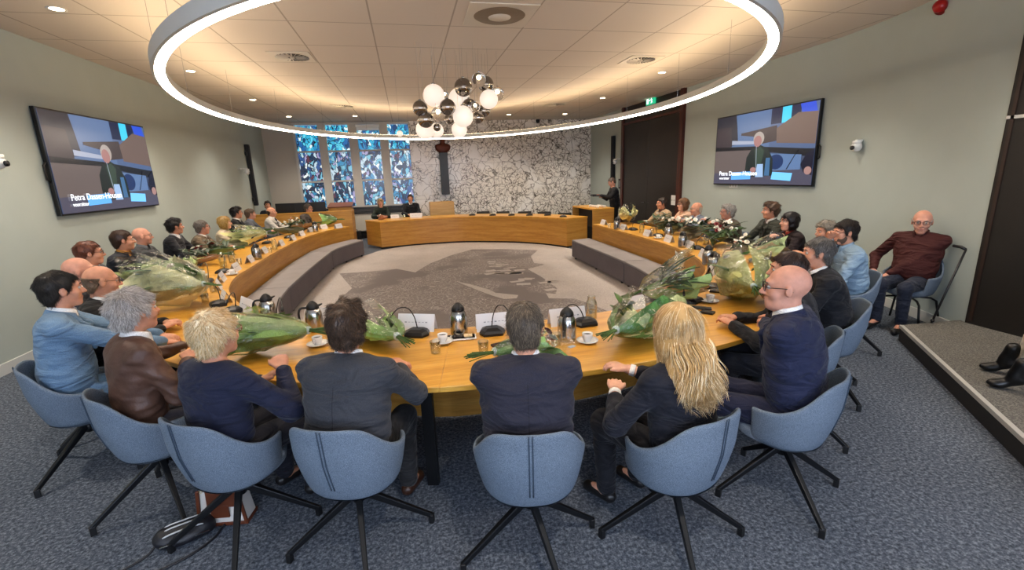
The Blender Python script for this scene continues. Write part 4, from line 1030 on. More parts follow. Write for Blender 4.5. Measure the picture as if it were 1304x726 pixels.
GD = {'w': ['white opal globe pendant at the upper left of the cluster', 'white opal globe pendant half hidden behind the mirrored ones', 'white opal globe pendant at the right of the cluster', 'front white opal globe pendant low in the middle of the cluster', 'smaller white opal globe pendant, lowest in the middle', 'white opal globe pendant at the lower left of the cluster', 'white opal globe pendant behind the lower left one', 'tiny white globe hanging alone before the fourth stained glass window'],
      'c': ['mirrored globe pendant at the far left of the cluster', 'mirrored globe pendant resting before the lower left white globe', 'mirrored globe pendant left of centre in the cluster', 'topmost mirrored globe pendant in the middle of the cluster', 'mirrored globe pendant at the upper right of the cluster', 'mirrored globe pendant right of the centre, beside the front white globe', 'mirrored globe pendant under the right white globe', 'mirrored globe pendant low on the right of the cluster', 'small mirrored globe pendant between the two low white globes', 'smallest mirrored globe pendant over the lower left globes'],
      'g': ['clear glass globe pendant, topmost of the cluster', 'clear glass globe pendant at the right end of the cluster', 'clear glass globe pendant low left in the cluster', 'small clear glass globe pendant beside the upper left white globe', 'small clear glass globe pendant in the centre of the cluster']}
gi = {'w': 0, 'c': 0, 'g': 0}
for k, cx, cy, dm, yy in GL:
    p = at(500+cx/5.185, 60+cy/5.185, y=yy); r = dm/5.185/588*math.hypot(yy, .6)/2*1.02
    t = thing('pendant_lamp', GD[k][gi[k]], 'lamp', (p.x, p.y, p.z), 0, 'globe pendants of the hanging cluster'); gi[k] += 1
    MB().sphere((0, 0, 0), r, 28, 18).build('globe', {'w': opal, 'c': chrome, 'g': clearg}[k], t, True)
    if k == 'c': MB().lathe([(r*.965, -r*.25), (r*1.012, -r*.2), (r*1.012, -r*.14), (r*.99, -r*.1)], 28, cap=False).build('band', mat('band_bright', 'e8dccb', .2, .8), t, True)
    if k == 'g': MB().sphere((0, 0, r*.25), r*.28, 12, 8).build('bulb', emis('bulb', 'ffe2b0', 8), t, True)
    MB().tube([(0, 0, r*.97), (0, 0, ZC-p.z)], .0018, 5).build('cable', mat('cable_grey', '9b968e', .4), t); MB().lathe([(r*.2, r*.97), (r*.16, r*1.1), (.004, r*1.14)], 14).build('cap', steel, t, True)
# screens
def tv(label, side, y0, y1, z0, z1):
    W, H_ = y1-y0, z1-z0
    t = thing('television', label, 'screen')
    if side == 'L': M = Matrix(((0, 0, 1, XL+.075), (1, 0, 0, y0), (0, 1, 0, z0), (0, 0, 0, 1)))
    else: M = Matrix(((0, 0, -1, XR-.075), (-1, 0, 0, y1), (0, 1, 0, z0), (0, 0, 0, 1)))
    t.matrix_world = M    # local x = screen right, y = up, z = out of the wall
    b = .022
    MB().box((W/2, H_/2, -.03), (W, H_, .05)).build('case', mat('tv_black', '08080a', .3), t, bevel=.004)
    MB().box((W/2, H_/2, -.065), (.6, .5, .05)).build('wall_mount', blackp, t)
    MB().box((W/2, H_/2, -.004), (W-2*b, H_-2*b, .006)).build('screen', emis('scr_base', '4d5a78', .4), t)
    k = [0]; iw, ih = W-2*b, H_-2*b
    def poly(name, pts, col, s=.42):
        k[0] += 1; z = .0002+.00035*k[0]
        v = [(b+u*iw, b+(1-w)*ih, z) for u, w in pts]; mb = MB(); mb.v = v; mb.face(tuple(range(len(v)))); 
        ar = sum(v[i-1][0]*v[i][1]-v[i][0]*v[i-1][1] for i in range(len(v)))
        if ar < 0: mb.f = [tuple(reversed(mb.f[0]))]
        return mb.build(name, emis('scr_%s' % col, col, s), t)
    def ell(name, cx, cy, rx, ry, col, s=.42): return poly(name, [(cx+rx*math.cos(a*PI/10), cy+ry*math.sin(a*PI/10)) for a in range(20)], col, s)
    poly('picture_wall', [(0, 0), (.6, 0), (.6, .52), (0, .47)], '6a86b4'); poly('picture_wall', [(.6, 0), (1, 0), (1, .55), (.6, .55)], '5d74a0')
    poly('picture_door', [(0, 0), (.23, 0), (.25, .18), (.27, .42), (0, .46)], '33333f'); poly('picture_shelf', [(.0, .15), (.18, .16), (.2, .45), (0, .47)], '4a3f44')
    poly('picture_window', [(.60, 0), (.86, 0), (.86, .2), (.60, .2)], '16224a'); poly('picture_glass', [(.7, .0), (.78, .0), (.78, .2), (.7, .2)], '3cc0e6', .7)
    poly('picture_glass', [(.85, 0), (.97, 0), (.99, .12), (.88, .16)], '2a4fd0', .6); poly('picture_frame', [(.2, .36), (.46, .4), (.46, .44), (.2, .42)], 'c3cbe0')
    poly('picture_counter', [(.3, .27), (.66, .22), (.68, .42), (.5, .45), (.46, .34), (.3, .3)], '4b3c3c'); poly('picture_counter', [(.66, .26), (.84, .10), (1, .12), (1, .5), (.67, .45)], '81695f')
    poly('picture_shadow', [(.0, .44), (.45, .47), (1, .56), (1, .66), (.6, .56), (0, .50)], '14151f'); poly('picture_table', [(0, .5), (.45, .52), (.45, .84), (0, .86)], '7a6c69'); poly('picture_panel', [(.6, .58), (.9, .62), (.9, .86), (.6, .84)], '6f8fc0')
    poly('picture_table', [(0, .84), (1, .80), (1, 1), (0, 1)], '5c5a6e'); ell('picture_chair', .68, .7, .07, .1, '1f3c72')
    poly('picture_jacket', [(.37, .9), (.38, .62), (.43, .5), (.52, .46), (.6, .52), (.65, .66), (.66, .88)], '222d2c'); poly('picture_scarf', [(.46, .52), (.52, .48), (.56, .54), (.54, .72), (.48, .74)], '3d5244')
    ell('picture_hair', .495, .37, .055, .095, 'b8aca4', .5); ell('picture_face', .487, .405, .04, .078, 'b5807c', .48); ell('picture_hand', .46, .8, .03, .04, 'c28f8c')
    poly('picture_jug', [(.5, .72), (.56, .72), (.57, .9), (.49, .9)], '8ba6c8', .8); poly('picture_bottle', [(.585, .64), (.625, .64), (.63, .88), (.58, .88)], '4f7fae'); poly('picture_microphone', [(.475, .47), (.48, .47), (.495, .8), (.49, .8)], 'b9c2d2')
    poly('picture_card', [(.22, .83), (.44, .82), (.44, .93), (.22, .94)], '5aa0e6', .8); poly('picture_card', [(.66, .83), (.84, .85), (.83, .95), (.65, .93)], '6ab4f0', .85)
    poly('picture_sleeve', [(.9, .74), (.94, .62), (1, .55), (1, .88), (.93, .84)], '0f1330'); ell('picture_hand', .965, .82, .03, .05, 'c79a93'); poly('picture_microphone', [(.78, .8), (.865, .56), (.87, .565), (.79, .8)], '0c0f18')
    for txt, u, v, sz in (('Petra Dassen-Housen', .075, .875, .118), ('voorzitter', .08, .935, .072)):
        c = bpy.data.curves.new('caption', 'FONT'); c.body = txt; c.size = sz; c.extrude = .0006; c.offset = .0003; c.materials.append(emis('scr_text', 'f2f4fa', 1.1))
        o = bpy.data.objects.new('caption', c); COL.objects.link(o); o.parent = t; o.location = (b+u*iw, b+(1-v)*ih, .020); o.scale = (1.06, 1, 1)
        bpy.context.view_layer.update(); me = bpy.data.meshes.new_from_object(o.evaluated_get(bpy.context.evaluated_depsgraph_get())); me.name = 'caption'; o2 = bpy.data.objects.new('caption', me); COL.objects.link(o2); o2.parent = t; o2.location = o.location; o2.scale = o.scale; bpy.data.objects.remove(o)
    mb = MB(); mb.tube([(W+.005 if side == 'R' else -.005, .42, -.03), (W+.05 if side == 'R' else -.05, .45, -.03), (W+.05 if side == 'R' else -.05, .62, -.03), (W+.005 if side == 'R' else -.005, .66, -.03)], .012, 8); mb.build('handle', blackp, t, True)
tv('wide television on the left wall showing a seated blond speaker', 'L', 6.93, 9.3, 1.575, 2.888)
tv('wide television on the right wall showing a seated blond speaker', 'R', 6.46, 9.02, 1.535, 2.88)
def wallcam(label, p, nrm):
    t = thing('wall_camera', label, 'camera', p, math.atan2(nrm[1], nrm[0]))
    MB().box((.03, 0, .06), (.06, .14, .03)).box((.10, 0, .06), (.2, .045, .025)).build('bracket', whitep, t, bevel=.006)
    MB().lathe([(.055, -.0), (.06, .05), (.05, .055)], 20, (.18, 0, 0)).build('neck', whitep, t, True); MB().sphere((.18, 0, -.03), .068, 18, 12).build('head', whitep, t, True)
    MB().lathe([(.03, 0), (.03, .02)], 16).xf(Matrix.Translation((.245, 0, -.04)) @ Matrix.Rotation(PI/2, 4, 'Y')).build('lens', blackp, t, True)
p = at(-30, 204, x=XL); wallcam('white dome camera on the left wall at the edge of the picture', (XL, p.y, p.z), (1, 0))
p = at(1103, 184, x=XR-.02); wallcam('white dome camera on the right wall beside the screen', (XR, p.y, p.z), (-1, 0))
p = at(305, 218, x=XL); wallcam('small white camera on the left wall beside the speaker column', (XL, p.y, p.z), (1, 0))
p = at(790, 205, x=XR); wallcam('small white camera on the right wall beside the speaker column', (XR, p.y, p.z), (-1, 0))
def column(label, side, pxa, pya, pyb):
    X = XL+.06 if side == 'L' else XR-.06
    a = at(pxa, pya, x=X); b = at(pxa, pyb, x=X)
    t = thing('speaker_column', label, 'speaker', (X, a.y, b.z))
    h = a.z-b.z
    MB().box((0, 0, h/2), (.1, .13, h)).build('body', blackp, t, bevel=.006)
    sx = 1 if side == 'L' else -1
    for zz in (.1, .85): MB().box((-.02*sx, -.09 if side == 'L' else .09, h*zz), (.05, .08, .1)).build('bracket', blackp, t, bevel=.006)
    MB().box((.0515*sx, 0, h/2), (.004, .1, h*.96)).build('grille', mat('grille_black', '141416', .8), t)
column('tall black speaker column on the left wall near the corner', 'L', 314, 184, 264); column('tall black speaker column on the right wall by the marble', 'R', 781, 173, 240)
# red alarm beacon
p = at(1204, 8, z=3.6); t = thing('alarm_beacon', 'red alarm beacon high on the right wall under the ceiling', 'alarm', (min(p.x, 6.0), p.y, 3.62)); q = at(1204, 8, x=6.12)
t.location = (6.1, q.y, q.z); redm = mat('alarm_red', 'a01512', .3)
MB().lathe([(.09, 0), (.09, .03)], 20).xf(Matrix.Rotation(-PI/2, 4, 'Y')).build('base', mat('alarm_base', '6a100e', .4), t, True); MB().lathe([(.07, .03), (.07, .07), (.045, .11), (.001, .115)], 20).xf(Matrix.Rotation(-PI/2, 4, 'Y')).build('lens', redm, t, True)
# exit sign
y_s = at(828, 128, x=XR-.09).y; z_s = at(828, 128, x=XR-.09).z
t = thing('exit_sign', 'green emergency exit sign over the dark double door', 'sign', (XR-.09, y_s, z_s))
MB().box((.02, 0, 0), (.05, .44, .2)).build('box', emis('exit_green', '1f9a6c', .9), t, bevel=.004); wm = emis('exit_white', 'eafff4', 1.3)
mb = MB(); mb.sphere((-.008, -.07, .055), .018, 8, 6, sc=(.3, 1, 1)); mb.bar((-.008, -.07, .035), (-.008, -.09, -.02), .004, .03); mb.bar((-.008, -.09, -.02), (-.008, -.06, -.075), .004, .016); mb.bar((-.008, -.09, -.02), (-.008, -.125, -.06), .004, .016); mb.bar((-.008, -.07, .025), (-.008, -.035, .0), .004, .012); mb.bar((-.008, -.075, .025), (-.008, -.115, .01), .004, .012); mb.build('running_figure', wm, t)
MB().box((-.008, .12, 0), (.004, .09, .15)).build('doorway_mark', wm, t); MB().bar((-.008, .0, 0), (-.008, .05, 0), .004, .02).build('arrow', wm, t)
def plate(label, px, py, w, h, x, n_=2):
    p = at(px, py, x=x); t = thing('socket_plate', label, 'socket', (x, p.y, p.z), 0)
    MB().box((0, 0, 0), (.012, w, h)).build('plate', whitep, t, bevel=.003)
    for k in range(n_): MB().lathe([(.022, 0), (.022, .004)], 14).xf(Matrix.Translation((-.008, (k-(n_-1)/2)*w/n_, 0)) @ Matrix.Rotation(-PI/2, 4, 'Y')).build('socket', mat('socket_grey', 'a8a8a4', .5), t)
plate('white socket plate on the wall under the right screen', 934, 236.5, .24, .08, XR-.008, 3)
plate('white control panel left of the dark double door', 798, 254, .2, .22, XR-.008, 2); plate('white control panel on the right leaf of the dark door', 857.5, 255, .2, .24, XR-.055, 2)
p = at(790, 234, x=XR-.01); t = thing('thermostat', 'small black framed panel beside the dark double door', 'panel', (XR-.02, p.y, p.z)); MB().box((0, 0, 0), (.03, .2, .3)).build('frame', blackp, t, bevel=.005); MB().box((-.016, 0, 0), (.004, .12, .2)).build('display', mat('display_grey', '6d7274', .3), t)
p = at(940, 173+.0, y=YB); t = thing('smoke_detector', 'black round detector at the top of the marble wall', 'detector', tuple(at(685, 154, y=YB-.03))); MB().sphere((0, 0, 0), .075, 16, 10, sc=(1, .6, 1)).build('dome', blackp, t, True)
# bust on its dark plinth, on the marble
zt = at(564.5, 195, y=YB-.15).z; zb = at(567, 247.5, y=YB-.15).z; xb = at(566, 220, y=YB-.15).x
t = thing('wall_plinth', 'tall narrow dark plinth on the marble wall under the bust', 'plinth', (xb, YB-.15, zb)); MB().box((0, 0, (zt-zb)/2), (.26, .28, zt-zb)).build('column', mat('plinth_grey', '262627', .4), t, bevel=.008)
MB().box((0, 0, zt-zb+.006), (.28, .29, .012)).build('cap', mat('plinth_grey', '262627', .4), t)
f = Field((-.26, -.2, -.01), (.26, .2, .56), .012); f.ell((0, 0, .12), (.19, .11, .13)); f.cap((-.13, 0, .17), (.13, 0, .17), .07, k=.05); f.cap((0, 0, .2), (0, -.01, .32), .06, k=.04); f.ell((0, -.01, .41), (.075, .095, .11)); f.cap((0, -.1, .40), (0, -.1, .37), .012, k=.02); f.ell((0, 0, .03), (.1, .09, .05))
b_ = bpy.data.objects.new('bust', f.mesh('bust', mat('bronze_red', '5a2a1c', .45, .35))); COL.objects.link(b_); b_.location = (xb, YB-.16, zt+.012); b_.scale = (1.25, .8, 1.15); tag(b_, 'reddish bronze bust standing on the dark plinth', 'bust')
# ------------------------------------------------------------------ far left corner: high desk, monitors, cabinets
q0, q1 = at(329, 279, z=1.07), at(447.3, 268.7, z=1.07)
yp = 13.35; xa, xb2 = -4.3, at(447.3, 268.7, y=yp).x; zp = at(447.3, 268.7, y=yp).z
t = thing('control_desk', 'high oak control desk panel behind the far end of the left table', 'desk')
MB().box(((xa+xb2)/2, yp, zp/2), (xb2-xa, .04, zp)).build('front_panel', oakf, t, bevel=.003); MB().box(((xa+xb2)/2, yp+.33, zp-.2), (xb2-xa, .62, .03)).build('desk_top', oakt, t); MB().box((xb2-.02, yp+.32, zp/2), (.04, .62, zp)).build('side_panel', oakf, t); MB().box((xa+.03, yp+.32, (zp-.2)/2), (.04, .6, zp-.2)).build('side_panel', oakf, t)
MB().box(((xa+xb2)/2, yp-.0, zp+.01), (xb2-xa, .07, .02)).build('top_edge', oakt, t)
zd = zp-.185
for k, (px, lab) in enumerate(((364, 'black monitor on the control desk beside the dark-haired operator'), (384, 'black monitor in the middle of the control desk'), (403, 'black monitor at the right end of the control desk'))):
    p = at(px, 268, y=yp+.4); t = thing('monitor', lab, 'monitor', (p.x, yp+.4, zd), .05*(k-1), 'black monitors on the control desk')
    MB().box((0, 0, .30), (.50, .035, .30)).build('display', blackp, t, bevel=.005); MB().box((0, .03, .12), (.06, .02, .2)).build('neck', blackp, t); MB().lathe([(.12, 0), (.12, .012), (.02, .02)], 20).build('foot', blackp, t, True)
p = at(434, 262, y=15.0); t = thing('lectern', 'oak lectern with a sloping red-brown top before the windows', 'lectern', (p.x, 15.0, 0)); hh = at(434, 264, y=14.75).z
MB().box((0, 0, hh/2), (.66, .5, hh)).build('body', oakf, t, bevel=.006); v_ = MB().box((0, 0, 0), (.7, .56, .03), Matrix.Rotation(.18, 3, 'X')); v_.xf(Matrix.Translation((0, 0, hh+.06))).build('top', wood('red_top', '5a3425', '74442f', '80503a', 'x'), t, bevel=.004)
xc0, xc1 = at(449, 272, y=15.95).x, at(522, 272, y=15.95).x; zc_ = at(462, 271, y=15.8).z
t = thing('low_cabinet', 'low white cabinet with a black top under the stained glass windows', 'cabinet', ((xc0+xc1)/2, 15.98, 0)); wd = xc1-xc0
MB().box((0, 0, zc_/2+.12), (wd, .4, zc_-.26)).build('body', mat('cabinet_cream', 'c8c4b8', .5), t, bevel=.004); MB().box((0, 0, zc_-.01), (wd+.04, .46, .05)).build('top', mat('sill_dark', '2b2a2b', .4), t, bevel=.004)
for s in (-.33, 0, .33): MB().box((wd*s, -.205, zc_/2+.12), (wd*.32, .012, zc_-.3)).build('door', mat('cabinet_cream', 'c8c4b8', .5), t, bevel=.003)
MB().box((0, .02, .1), (wd-.05, .34, .16)).build('plinth', blackp, t)
p = at(459, 297, z=.2); t = thing('floor_box', 'black equipment box standing on the floor at the foot of the cabinet', 'box', (p.x, 15.0, 0)); t.location = (at(459, 300, z=.02).x, min(15.2, at(459, 300, z=.02).y), 0)
MB().box((0, 0, .16), (.34, .3, .32)).build('case', blackp, t, bevel=.01); MB().box((0, -.152, .16), (.26, .006, .22)).build('grille', mat('grille_black', '141416', .8), t); MB().tube([(-.08, 0, .32), (-.08, 0, .36), (.08, 0, .36), (.08, 0, .32)], .01, 8).build('handle', blackp, t, True)
# ------------------------------------------------------------------ coffee counter on the right
zc2 = .95; cA, cB, cC = at(755, 266, z=zc2), at(776, 264, z=zc2), at(729, 262, z=zc2)
t = thing('coffee_counter', 'oak counter with an open dark shelf side at the far right', 'counter', ((cA.x+cC.x)/2, 0, 0)); t.location = (cA.x, cA.y, 0)
d1_ = Vector((cC.x-cA.x, cC.y-cA.y)); d2_ = Vector((cB.x-cA.x, cB.y-cA.y)); 
d1_ = d1_.normalized()*min(d1_.length, 1.6); d2_ = Vector((-d1_.y, d1_.x)); d2_ = d2_ if d2_.x > 0 else -d2_; d2_ = d2_.normalized()*.6
def quad(a, b, c, d): return [(a[0], a[1]), (b[0], b[1]), (c[0], c[1]), (d[0], d[1])]
O2 = Vector((0, 0)); MB().prism(quad(O2, d1_, d1_+d2_, d2_), zc2-.04, zc2).build('counter_top', oakt, t, bevel=.004)
MB().prism(quad(O2, d1_*.03, d1_*.03+d2_, d2_), 0, zc2-.04).build('side_panel', oakf, t); MB().prism(quad(d1_*.97, d1_, d1_+d2_, d1_*.97+d2_), 0, zc2-.04).build('side_panel', oakf, t)
MB().prism(quad(d2_*.95, d2_*.95+d1_, d2_+d1_, d2_), 0, zc2-.04).build('back_panel', oakf, t); MB().prism(quad(d1_*.03, d1_*.97, d1_*.97+d2_*.95, d1_*.03+d2_*.95), .45, .48).build('shelf', mat('shelf_dark', '241a14', .6), t)
MB().prism(quad(d2_*.3+d1_*.03, d2_*.3+d1_*.97, d2_*.34+d1_*.97, d2_*.34+d1_*.03), 0, zc2-.04).build('inner_panel', mat('shelf_dark', '241a14', .6), t)
COUNTER = (cA, d1_, d2_, zc2)
p = at(563.5, 270, y=14.6); hh = at(563.5, 257.5, y=14.6).z; t = thing('speaker_lectern', 'plain oak lectern box standing behind the dais table left of centre', 'lectern', (p.x, 14.6, 0)); wl = at(579, 262, y=14.6).x-at(548, 262, y=14.6).x
MB().box((0, 0, hh/2), (wl, .04, hh)).build('front', wood('oak_pale', 'a98648', 'b9975a', 'c5a568', 'x'), t, bevel=.004); MB().box((-wl/2+.02, .22, hh/2), (.04, .42, hh)).build('side', oakf, t); MB().box((wl/2-.02, .22, hh/2), (.04, .42, hh)).build('side', oakf, t); MB().box((0, .22, hh-.03), (wl, .42, .03), Matrix.Rotation(.1, 3, 'X')).build('top', oakt, t)
# crutch leaning on the right wall
t = thing('walking_crutch', 'black folding crutch leaning against the right wall beside the seated man', 'crutch')
a = at(1185, 408, z=.02); a = Vector((5.62, 3.98, .01)); a = at(1186, 411, z=.175); b = at(1230, 318, x=5.70); a.z = .17
MB().tube([a, b], .011, 10).build('shaft', mat('crutch_grey', '2c2c2e', .35, .6), t, True); MB().tube([a+(b-a)*.02, a+(b-a)*.02+Vector((0, 0, -.0))+(b-a)*.03], .017, 10).build('rubber_foot', blackp, t, True)
hd_ = at(1214, 313, x=b.x); MB().tube([b, b+(hd_-b)*.4+Vector((0, 0, .012)), hd_], [.014, .017, .015], 10).build('handle', blackp, t, True)
# ------------------------------------------------------------------ everyone in the room
Pn = person
T8 = .80
Pn('N1', (72, 347), 1.38, -62, 'the man in the light blue suit', 'dark-haired man in a light blue suit seated at the near left, hands on the table', 'n', hyaw=-50, lean=5, topc='627d97', hair_=('short', '15110e', '3a342e'), skin_='mid', w=1.08, hands=[at(222, 430, z=T8), at(212, 436, z=T8)], trous='5a7896', sleeve=.92)
Pn('N2', (166, 370), 1.34, -52, 'the woman in the brown leather jacket', 'woman with short grey hair in a brown leather jacket, seen from behind', 'n', hyaw=-38, lean=5, top='leather', topc='543a2e', hair_=('spiky', 'bab0a6', 'f2eae2'), skin_='mid', w=.98, fem=1, hands=[at(236, 440, z=.84), at(240, 459, z=.86)], trous='2b2a33', curl=(1.6, 1.8))
Pn('N3', (270, 397), 1.28, -34, 'the woman in the navy sweater', 'woman with short blond hair in a navy sweater, one fist raised over the table', 'n', hyaw=-30, lean=5, top='sweater', topc='161a30', hair_=('spiky', 'ecc68a', 'fff0cc'), skin_='mid', w=.96, fem=1, glasses='7a2a20', hands=[at(334, 484, z=.82), at(360, 470, z=.90)], trous='14151f', curl=(1.2, 2.0))
Pn('N4', (439, 388), 1.30, -20, 'the man in the dark grey suit', 'man with tousled brown hair in a dark grey suit, hands clasped on the table', 'n', hyaw=-10, hpitch=-4, lean=12, topc='34353a', hair_=('thick', '35261c', '6f543e'), skin_='mid', w=1.12, hands=[at(497, 470, z=T8), at(508, 468, z=.81)], trous='1b1b1d', curl=(1.3, 1.3), shoes='3a2318')
Pn('N5', (667, 387), 1.30, -11, 'the man in the plum-navy blazer', 'broad man with short grey-brown hair in a dark plum-navy blazer, seen squarely from behind', 'n', hyaw=-12, hpitch=-8, lean=11, topc='23222e', hair_=('short', '564a3e', '97866f'), skin_='mid', w=1.14, trous='2a2b33', shoes='c9c6bd', hands=[at(640, 452, z=.79)+Vector((0, -.1, 0)), at(705, 450, z=.79)+Vector((0, -.1, 0))])
Pn('N6', (862, 391), 1.26, 18, 'the woman with long blond hair', 'woman with long wavy blond hair in a dark navy jacket, seen from behind', 'n', hyaw=4, hpitch=-6, lean=6, topc='12131d', hair_=('long', 'cda469', 'fbeac4'), skin_='pale', w=1.0, fem=1, trous='0f0f15', hands=[at(783, 498, z=.74), at(800, 470, z=.79)], sleeve=.7)
Pn('N7', (1004, 338), 1.37, 36, 'the bald man in the navy suit', 'bald man with black glasses in a navy blue suit at the near right', 'n', hyaw=56, lean=8, topc='171d38', hair_=None, skin_='red', w=1.2, hsz=1.06, glasses='0c0c0e', jowl=1, hands=[at(960, 400, z=.79), at(972, 404, z=.79)], trous='141830', curl=(1.4, 1.4))
Pn('N8', (1004, 322), 1.32, 48, 'the brown-haired man hidden behind the bald man', 'brown-haired man in dark clothes almost hidden behind the bald man in navy', 'm', lean=12, hyaw=58, topc='16171c', hair_=('short', '33201a', '5a4034'), w=1.08)
Pn('N9', (1043, 304), 1.31, 56, 'the grey-haired man in the black suit', 'man with short grey hair in a black suit leaning forward on the right', 'n', lean=16, hyaw=62, topc='101116', hair_=('short', '55504b', '9b958d'), skin_='mid', w=1.15)
Pn('N10', (1078, 281), 1.33, 66, 'the bearded man in the light blue shirt', 'dark-haired bearded man with glasses in a light blue shirt, hand at his face', 'n', lean=10, hyaw=72, hpitch=-6, top='shirt', topc='7d95a8', hair_=('short', '1b1411', '3b2c22'), skin_='mid', w=1.08, glasses='2a2422', beard='4a382c', hands=[None, at(1056, 304, x=3.98)])
Pn('N11', (1052, 283), 1.2, 72, 'the curly grey-haired person on the right', 'person with curly grey hair partly hidden behind the bearded man', 'm', lean=22, hyaw=80, topc='2a2a2d', hair_=('curly', '6f665a', 'a79c8c'))
Pn('N12', (1006, 271), 1.27, 76, 'the dark-haired woman in maroon', 'woman with long dark hair in a dark maroon jacket, chin on her hand', 'm', lean=12, hyaw=74, topc='1c0f12', shirt='8a2a1c', hair_=('bob', '120c0b', '241816'), skin_='pale', w=.93, fem=1, hands=[None, at(985, 300, x=4.5)])
Pn('N13', (982, 258), 1.36, 80, 'the man in the dark olive blazer', 'brown-haired man in a dark olive blazer and white shirt on the right', 'm', lean=4, hyaw=66, topc='2c2f28', hair_=('thick', '2e2017', '5a4230'), skin_='mid', w=1.12)
Pn('N14', (927, 261), 1.28, 82, 'the white-haired man in the brown blazer', 'white-haired man with glasses in a brown blazer, hands before his mouth', 'm', lean=14, hyaw=72, topc='4e4438', hair_=('thick', '9a958e', 'd2cec6'), skin_='red', w=1.05, glasses='5a2418', hands=[at(903, 283, x=4.68), at(906, 284, x=4.72)])
Pn('N15', (887, 258), 1.27, 86, 'the bald man in the blue-grey jacket', 'bald man with glasses in a blue-grey jacket on the right, chin on his hands', 'm', lean=14, hyaw=80, topc='6d7684', shirt='9fb2cc', hair_=('fringe', 'b3a089', 'c9baa4'), skin_='mid', w=1.05, glasses='6b5a48', hands=[at(868, 280, x=4.72), at(871, 281, x=4.75)])
Pn('N16', (870, 253), 1.30, 88, 'the brown-haired woman in beige', 'woman with light brown hair and glasses in beige behind the bald man', 'm', lean=10, hyaw=86, top='sweater', topc='c9a48a', hair_=('bob', '6b4a30', '8f6c48'), skin_='pale', w=.93, fem=1, glasses='4a3a30', hands=[at(862, 276, x=4.72), None])
Pn('N17', (843, 252), 1.30, 92, 'the man in the beige jacket', 'dark-haired man in a beige jacket farthest along the right table', 'm', lean=6, hyaw=84, topc='ab9272', shirt='3a2220', hair_=('short', '2a1d15', '4a3626'), skin_='warm', w=1.08)
Pn('W', (1177, 268), 1.34, 106, 'the man in the dark red shirt', 'bald man with glasses in a dark red shirt sitting against the right wall', 'n', hyaw=126, hpitch=-4, htilt=0, lean=-4, top='shirt', topc='3c1512', hair_=('fringe', 'b5a297', 'b9aea4'), skin_='red', w=1.2, hsz=1.12, belly=1, glasses='1c1a1a', trous='1b2130', hands=[at(1124, 353, x=5.35), at(1112, 343, x=5.42)], foldamp=.002)
Pn('L1', (97, 328), 1.34, -80, 'the bald man half hidden behind', 'bald man whose head shows between two others at the left wall', 'm', lean=6, hyaw=-66, topc='2a2c33', hair_=None, skin_='red', w=1.1)
Pn('L2', (125, 339), 1.33, -72, 'the balding man in the black jacket', 'balding man with glasses in a black jacket and white collar on the left', 'n', lean=10, hyaw=-56, hpitch=-6, topc='111113', hair_=('fringe', '7a6450', '9a836a'), skin_='mid', w=1.1, glasses='6a5038')
Pn('L3', (111, 308), 1.38, -84, 'the auburn-haired man with glasses', 'man with short auburn hair and glasses near the left wall', 'm', lean=4, hyaw=-62, topc='3a3c42', hair_=('short', '3f2015', '6b3a26'), skin_='mid', w=1.08, glasses='3a2a20')
Pn('L4', (154, 294), 1.40, -86, 'the man in the yellow shirt', 'man with short dark hair in a charcoal jacket over a yellow shirt', 'm', lean=3, hyaw=-60, topc='24252d', shirt='c58a3a', hair_=('short', '2a1a12', '4d3526'), skin_='mid', w=1.12)
Pn('L5', (179, 290), 1.36, -88, 'the bald man in the grey cardigan', 'bald man with glasses in a grey cardigan along the left wall', 'm', lean=3, hyaw=-66, top='cardigan', topc='3f4144', shirt='5d6064', hair_=None, skin_='red', w=1.08, glasses='7a5a44')
Pn('L6', (221, 279), 1.39, -84, 'the man in the black pullover', 'man with thick black hair in a black pullover and white collar on the left', 'm', lean=6, hyaw=-52, top='cardigan', topc='1b1c22', hair_=('thick', '0f0b0a', '231b18'), skin_='mid', w=1.1)
Pn('L7', (256, 281), 1.30, -86, 'the grey-haired man in the tan jacket', 'grey-haired man with glasses in a tan checked jacket on the left', 'm', lean=8, hyaw=-60, topc='6b5b48', hair_=('short', '6e675f', 'a9a198'), skin_='red', w=1.1, glasses='3a2a22')
Pn('L8', (285, 276), 1.29, -86, 'the blond woman in the cream jacket', 'woman with blond bobbed hair in a cream jacket on the left', 'm', lean=6, hyaw=-62, topc='c9b79c', shirt='d8c8b0', hair_=('bob', 'b08a48', 'dfc07a'), skin_='pale', w=.96, fem=1)
Pn('L9', (300, 264), 1.41, -86, 'the tall dark-haired man with glasses', 'tall dark-haired man with glasses in a black suit and white shirt', 'm', lean=2, hyaw=-66, topc='121214', hair_=('thick', '140f0e', '2e2420'), skin_='mid', glasses='201c1c', w=1.05)
Pn('L10', (318, 266), 1.33, -84, 'the man in the slate grey jacket', 'man with short brown-grey hair in a slate grey jacket at the left', 'm', lean=4, hyaw=-66, topc='54575f', shirt='8fa3bd', hair_=('short', '4c3a2c', '7d6a58'), skin_='red', w=1.05)
Pn('L11', (345, 264), 1.30, -92, 'the man in the white jacket with a dark tie', 'balding man in a white jacket with a dark tie at the left table', 'm', lean=4, hyaw=-84, topc='c2bdb5', shirt='e0ddd8', tie='1b1d2a', hair_=('fringe', '33241c', '4f3a2c'), skin_='mid', w=1.08)
Pn('L12', (392, 260), 1.30, -128, 'the man in the grey-brown suit', 'dark-haired man with glasses in a grey-brown suit at the left table end', 'm', lean=5, hyaw=-110, topc='4c4540', hair_=('short', '38302a', '5d5148'), skin_='mid', glasses='4a4038', w=1.08)
Pn('L13', (345, 256), 1.37, 180, 'the dark-haired operator', 'dark-haired person behind the control desk, mostly hidden by the screens', 'f', pos=(-4.1, 14.68, 1.415), hyaw=200, topc='2b2d33', hair_=('thick', '14100e', '2a221e'), skin_='mid')
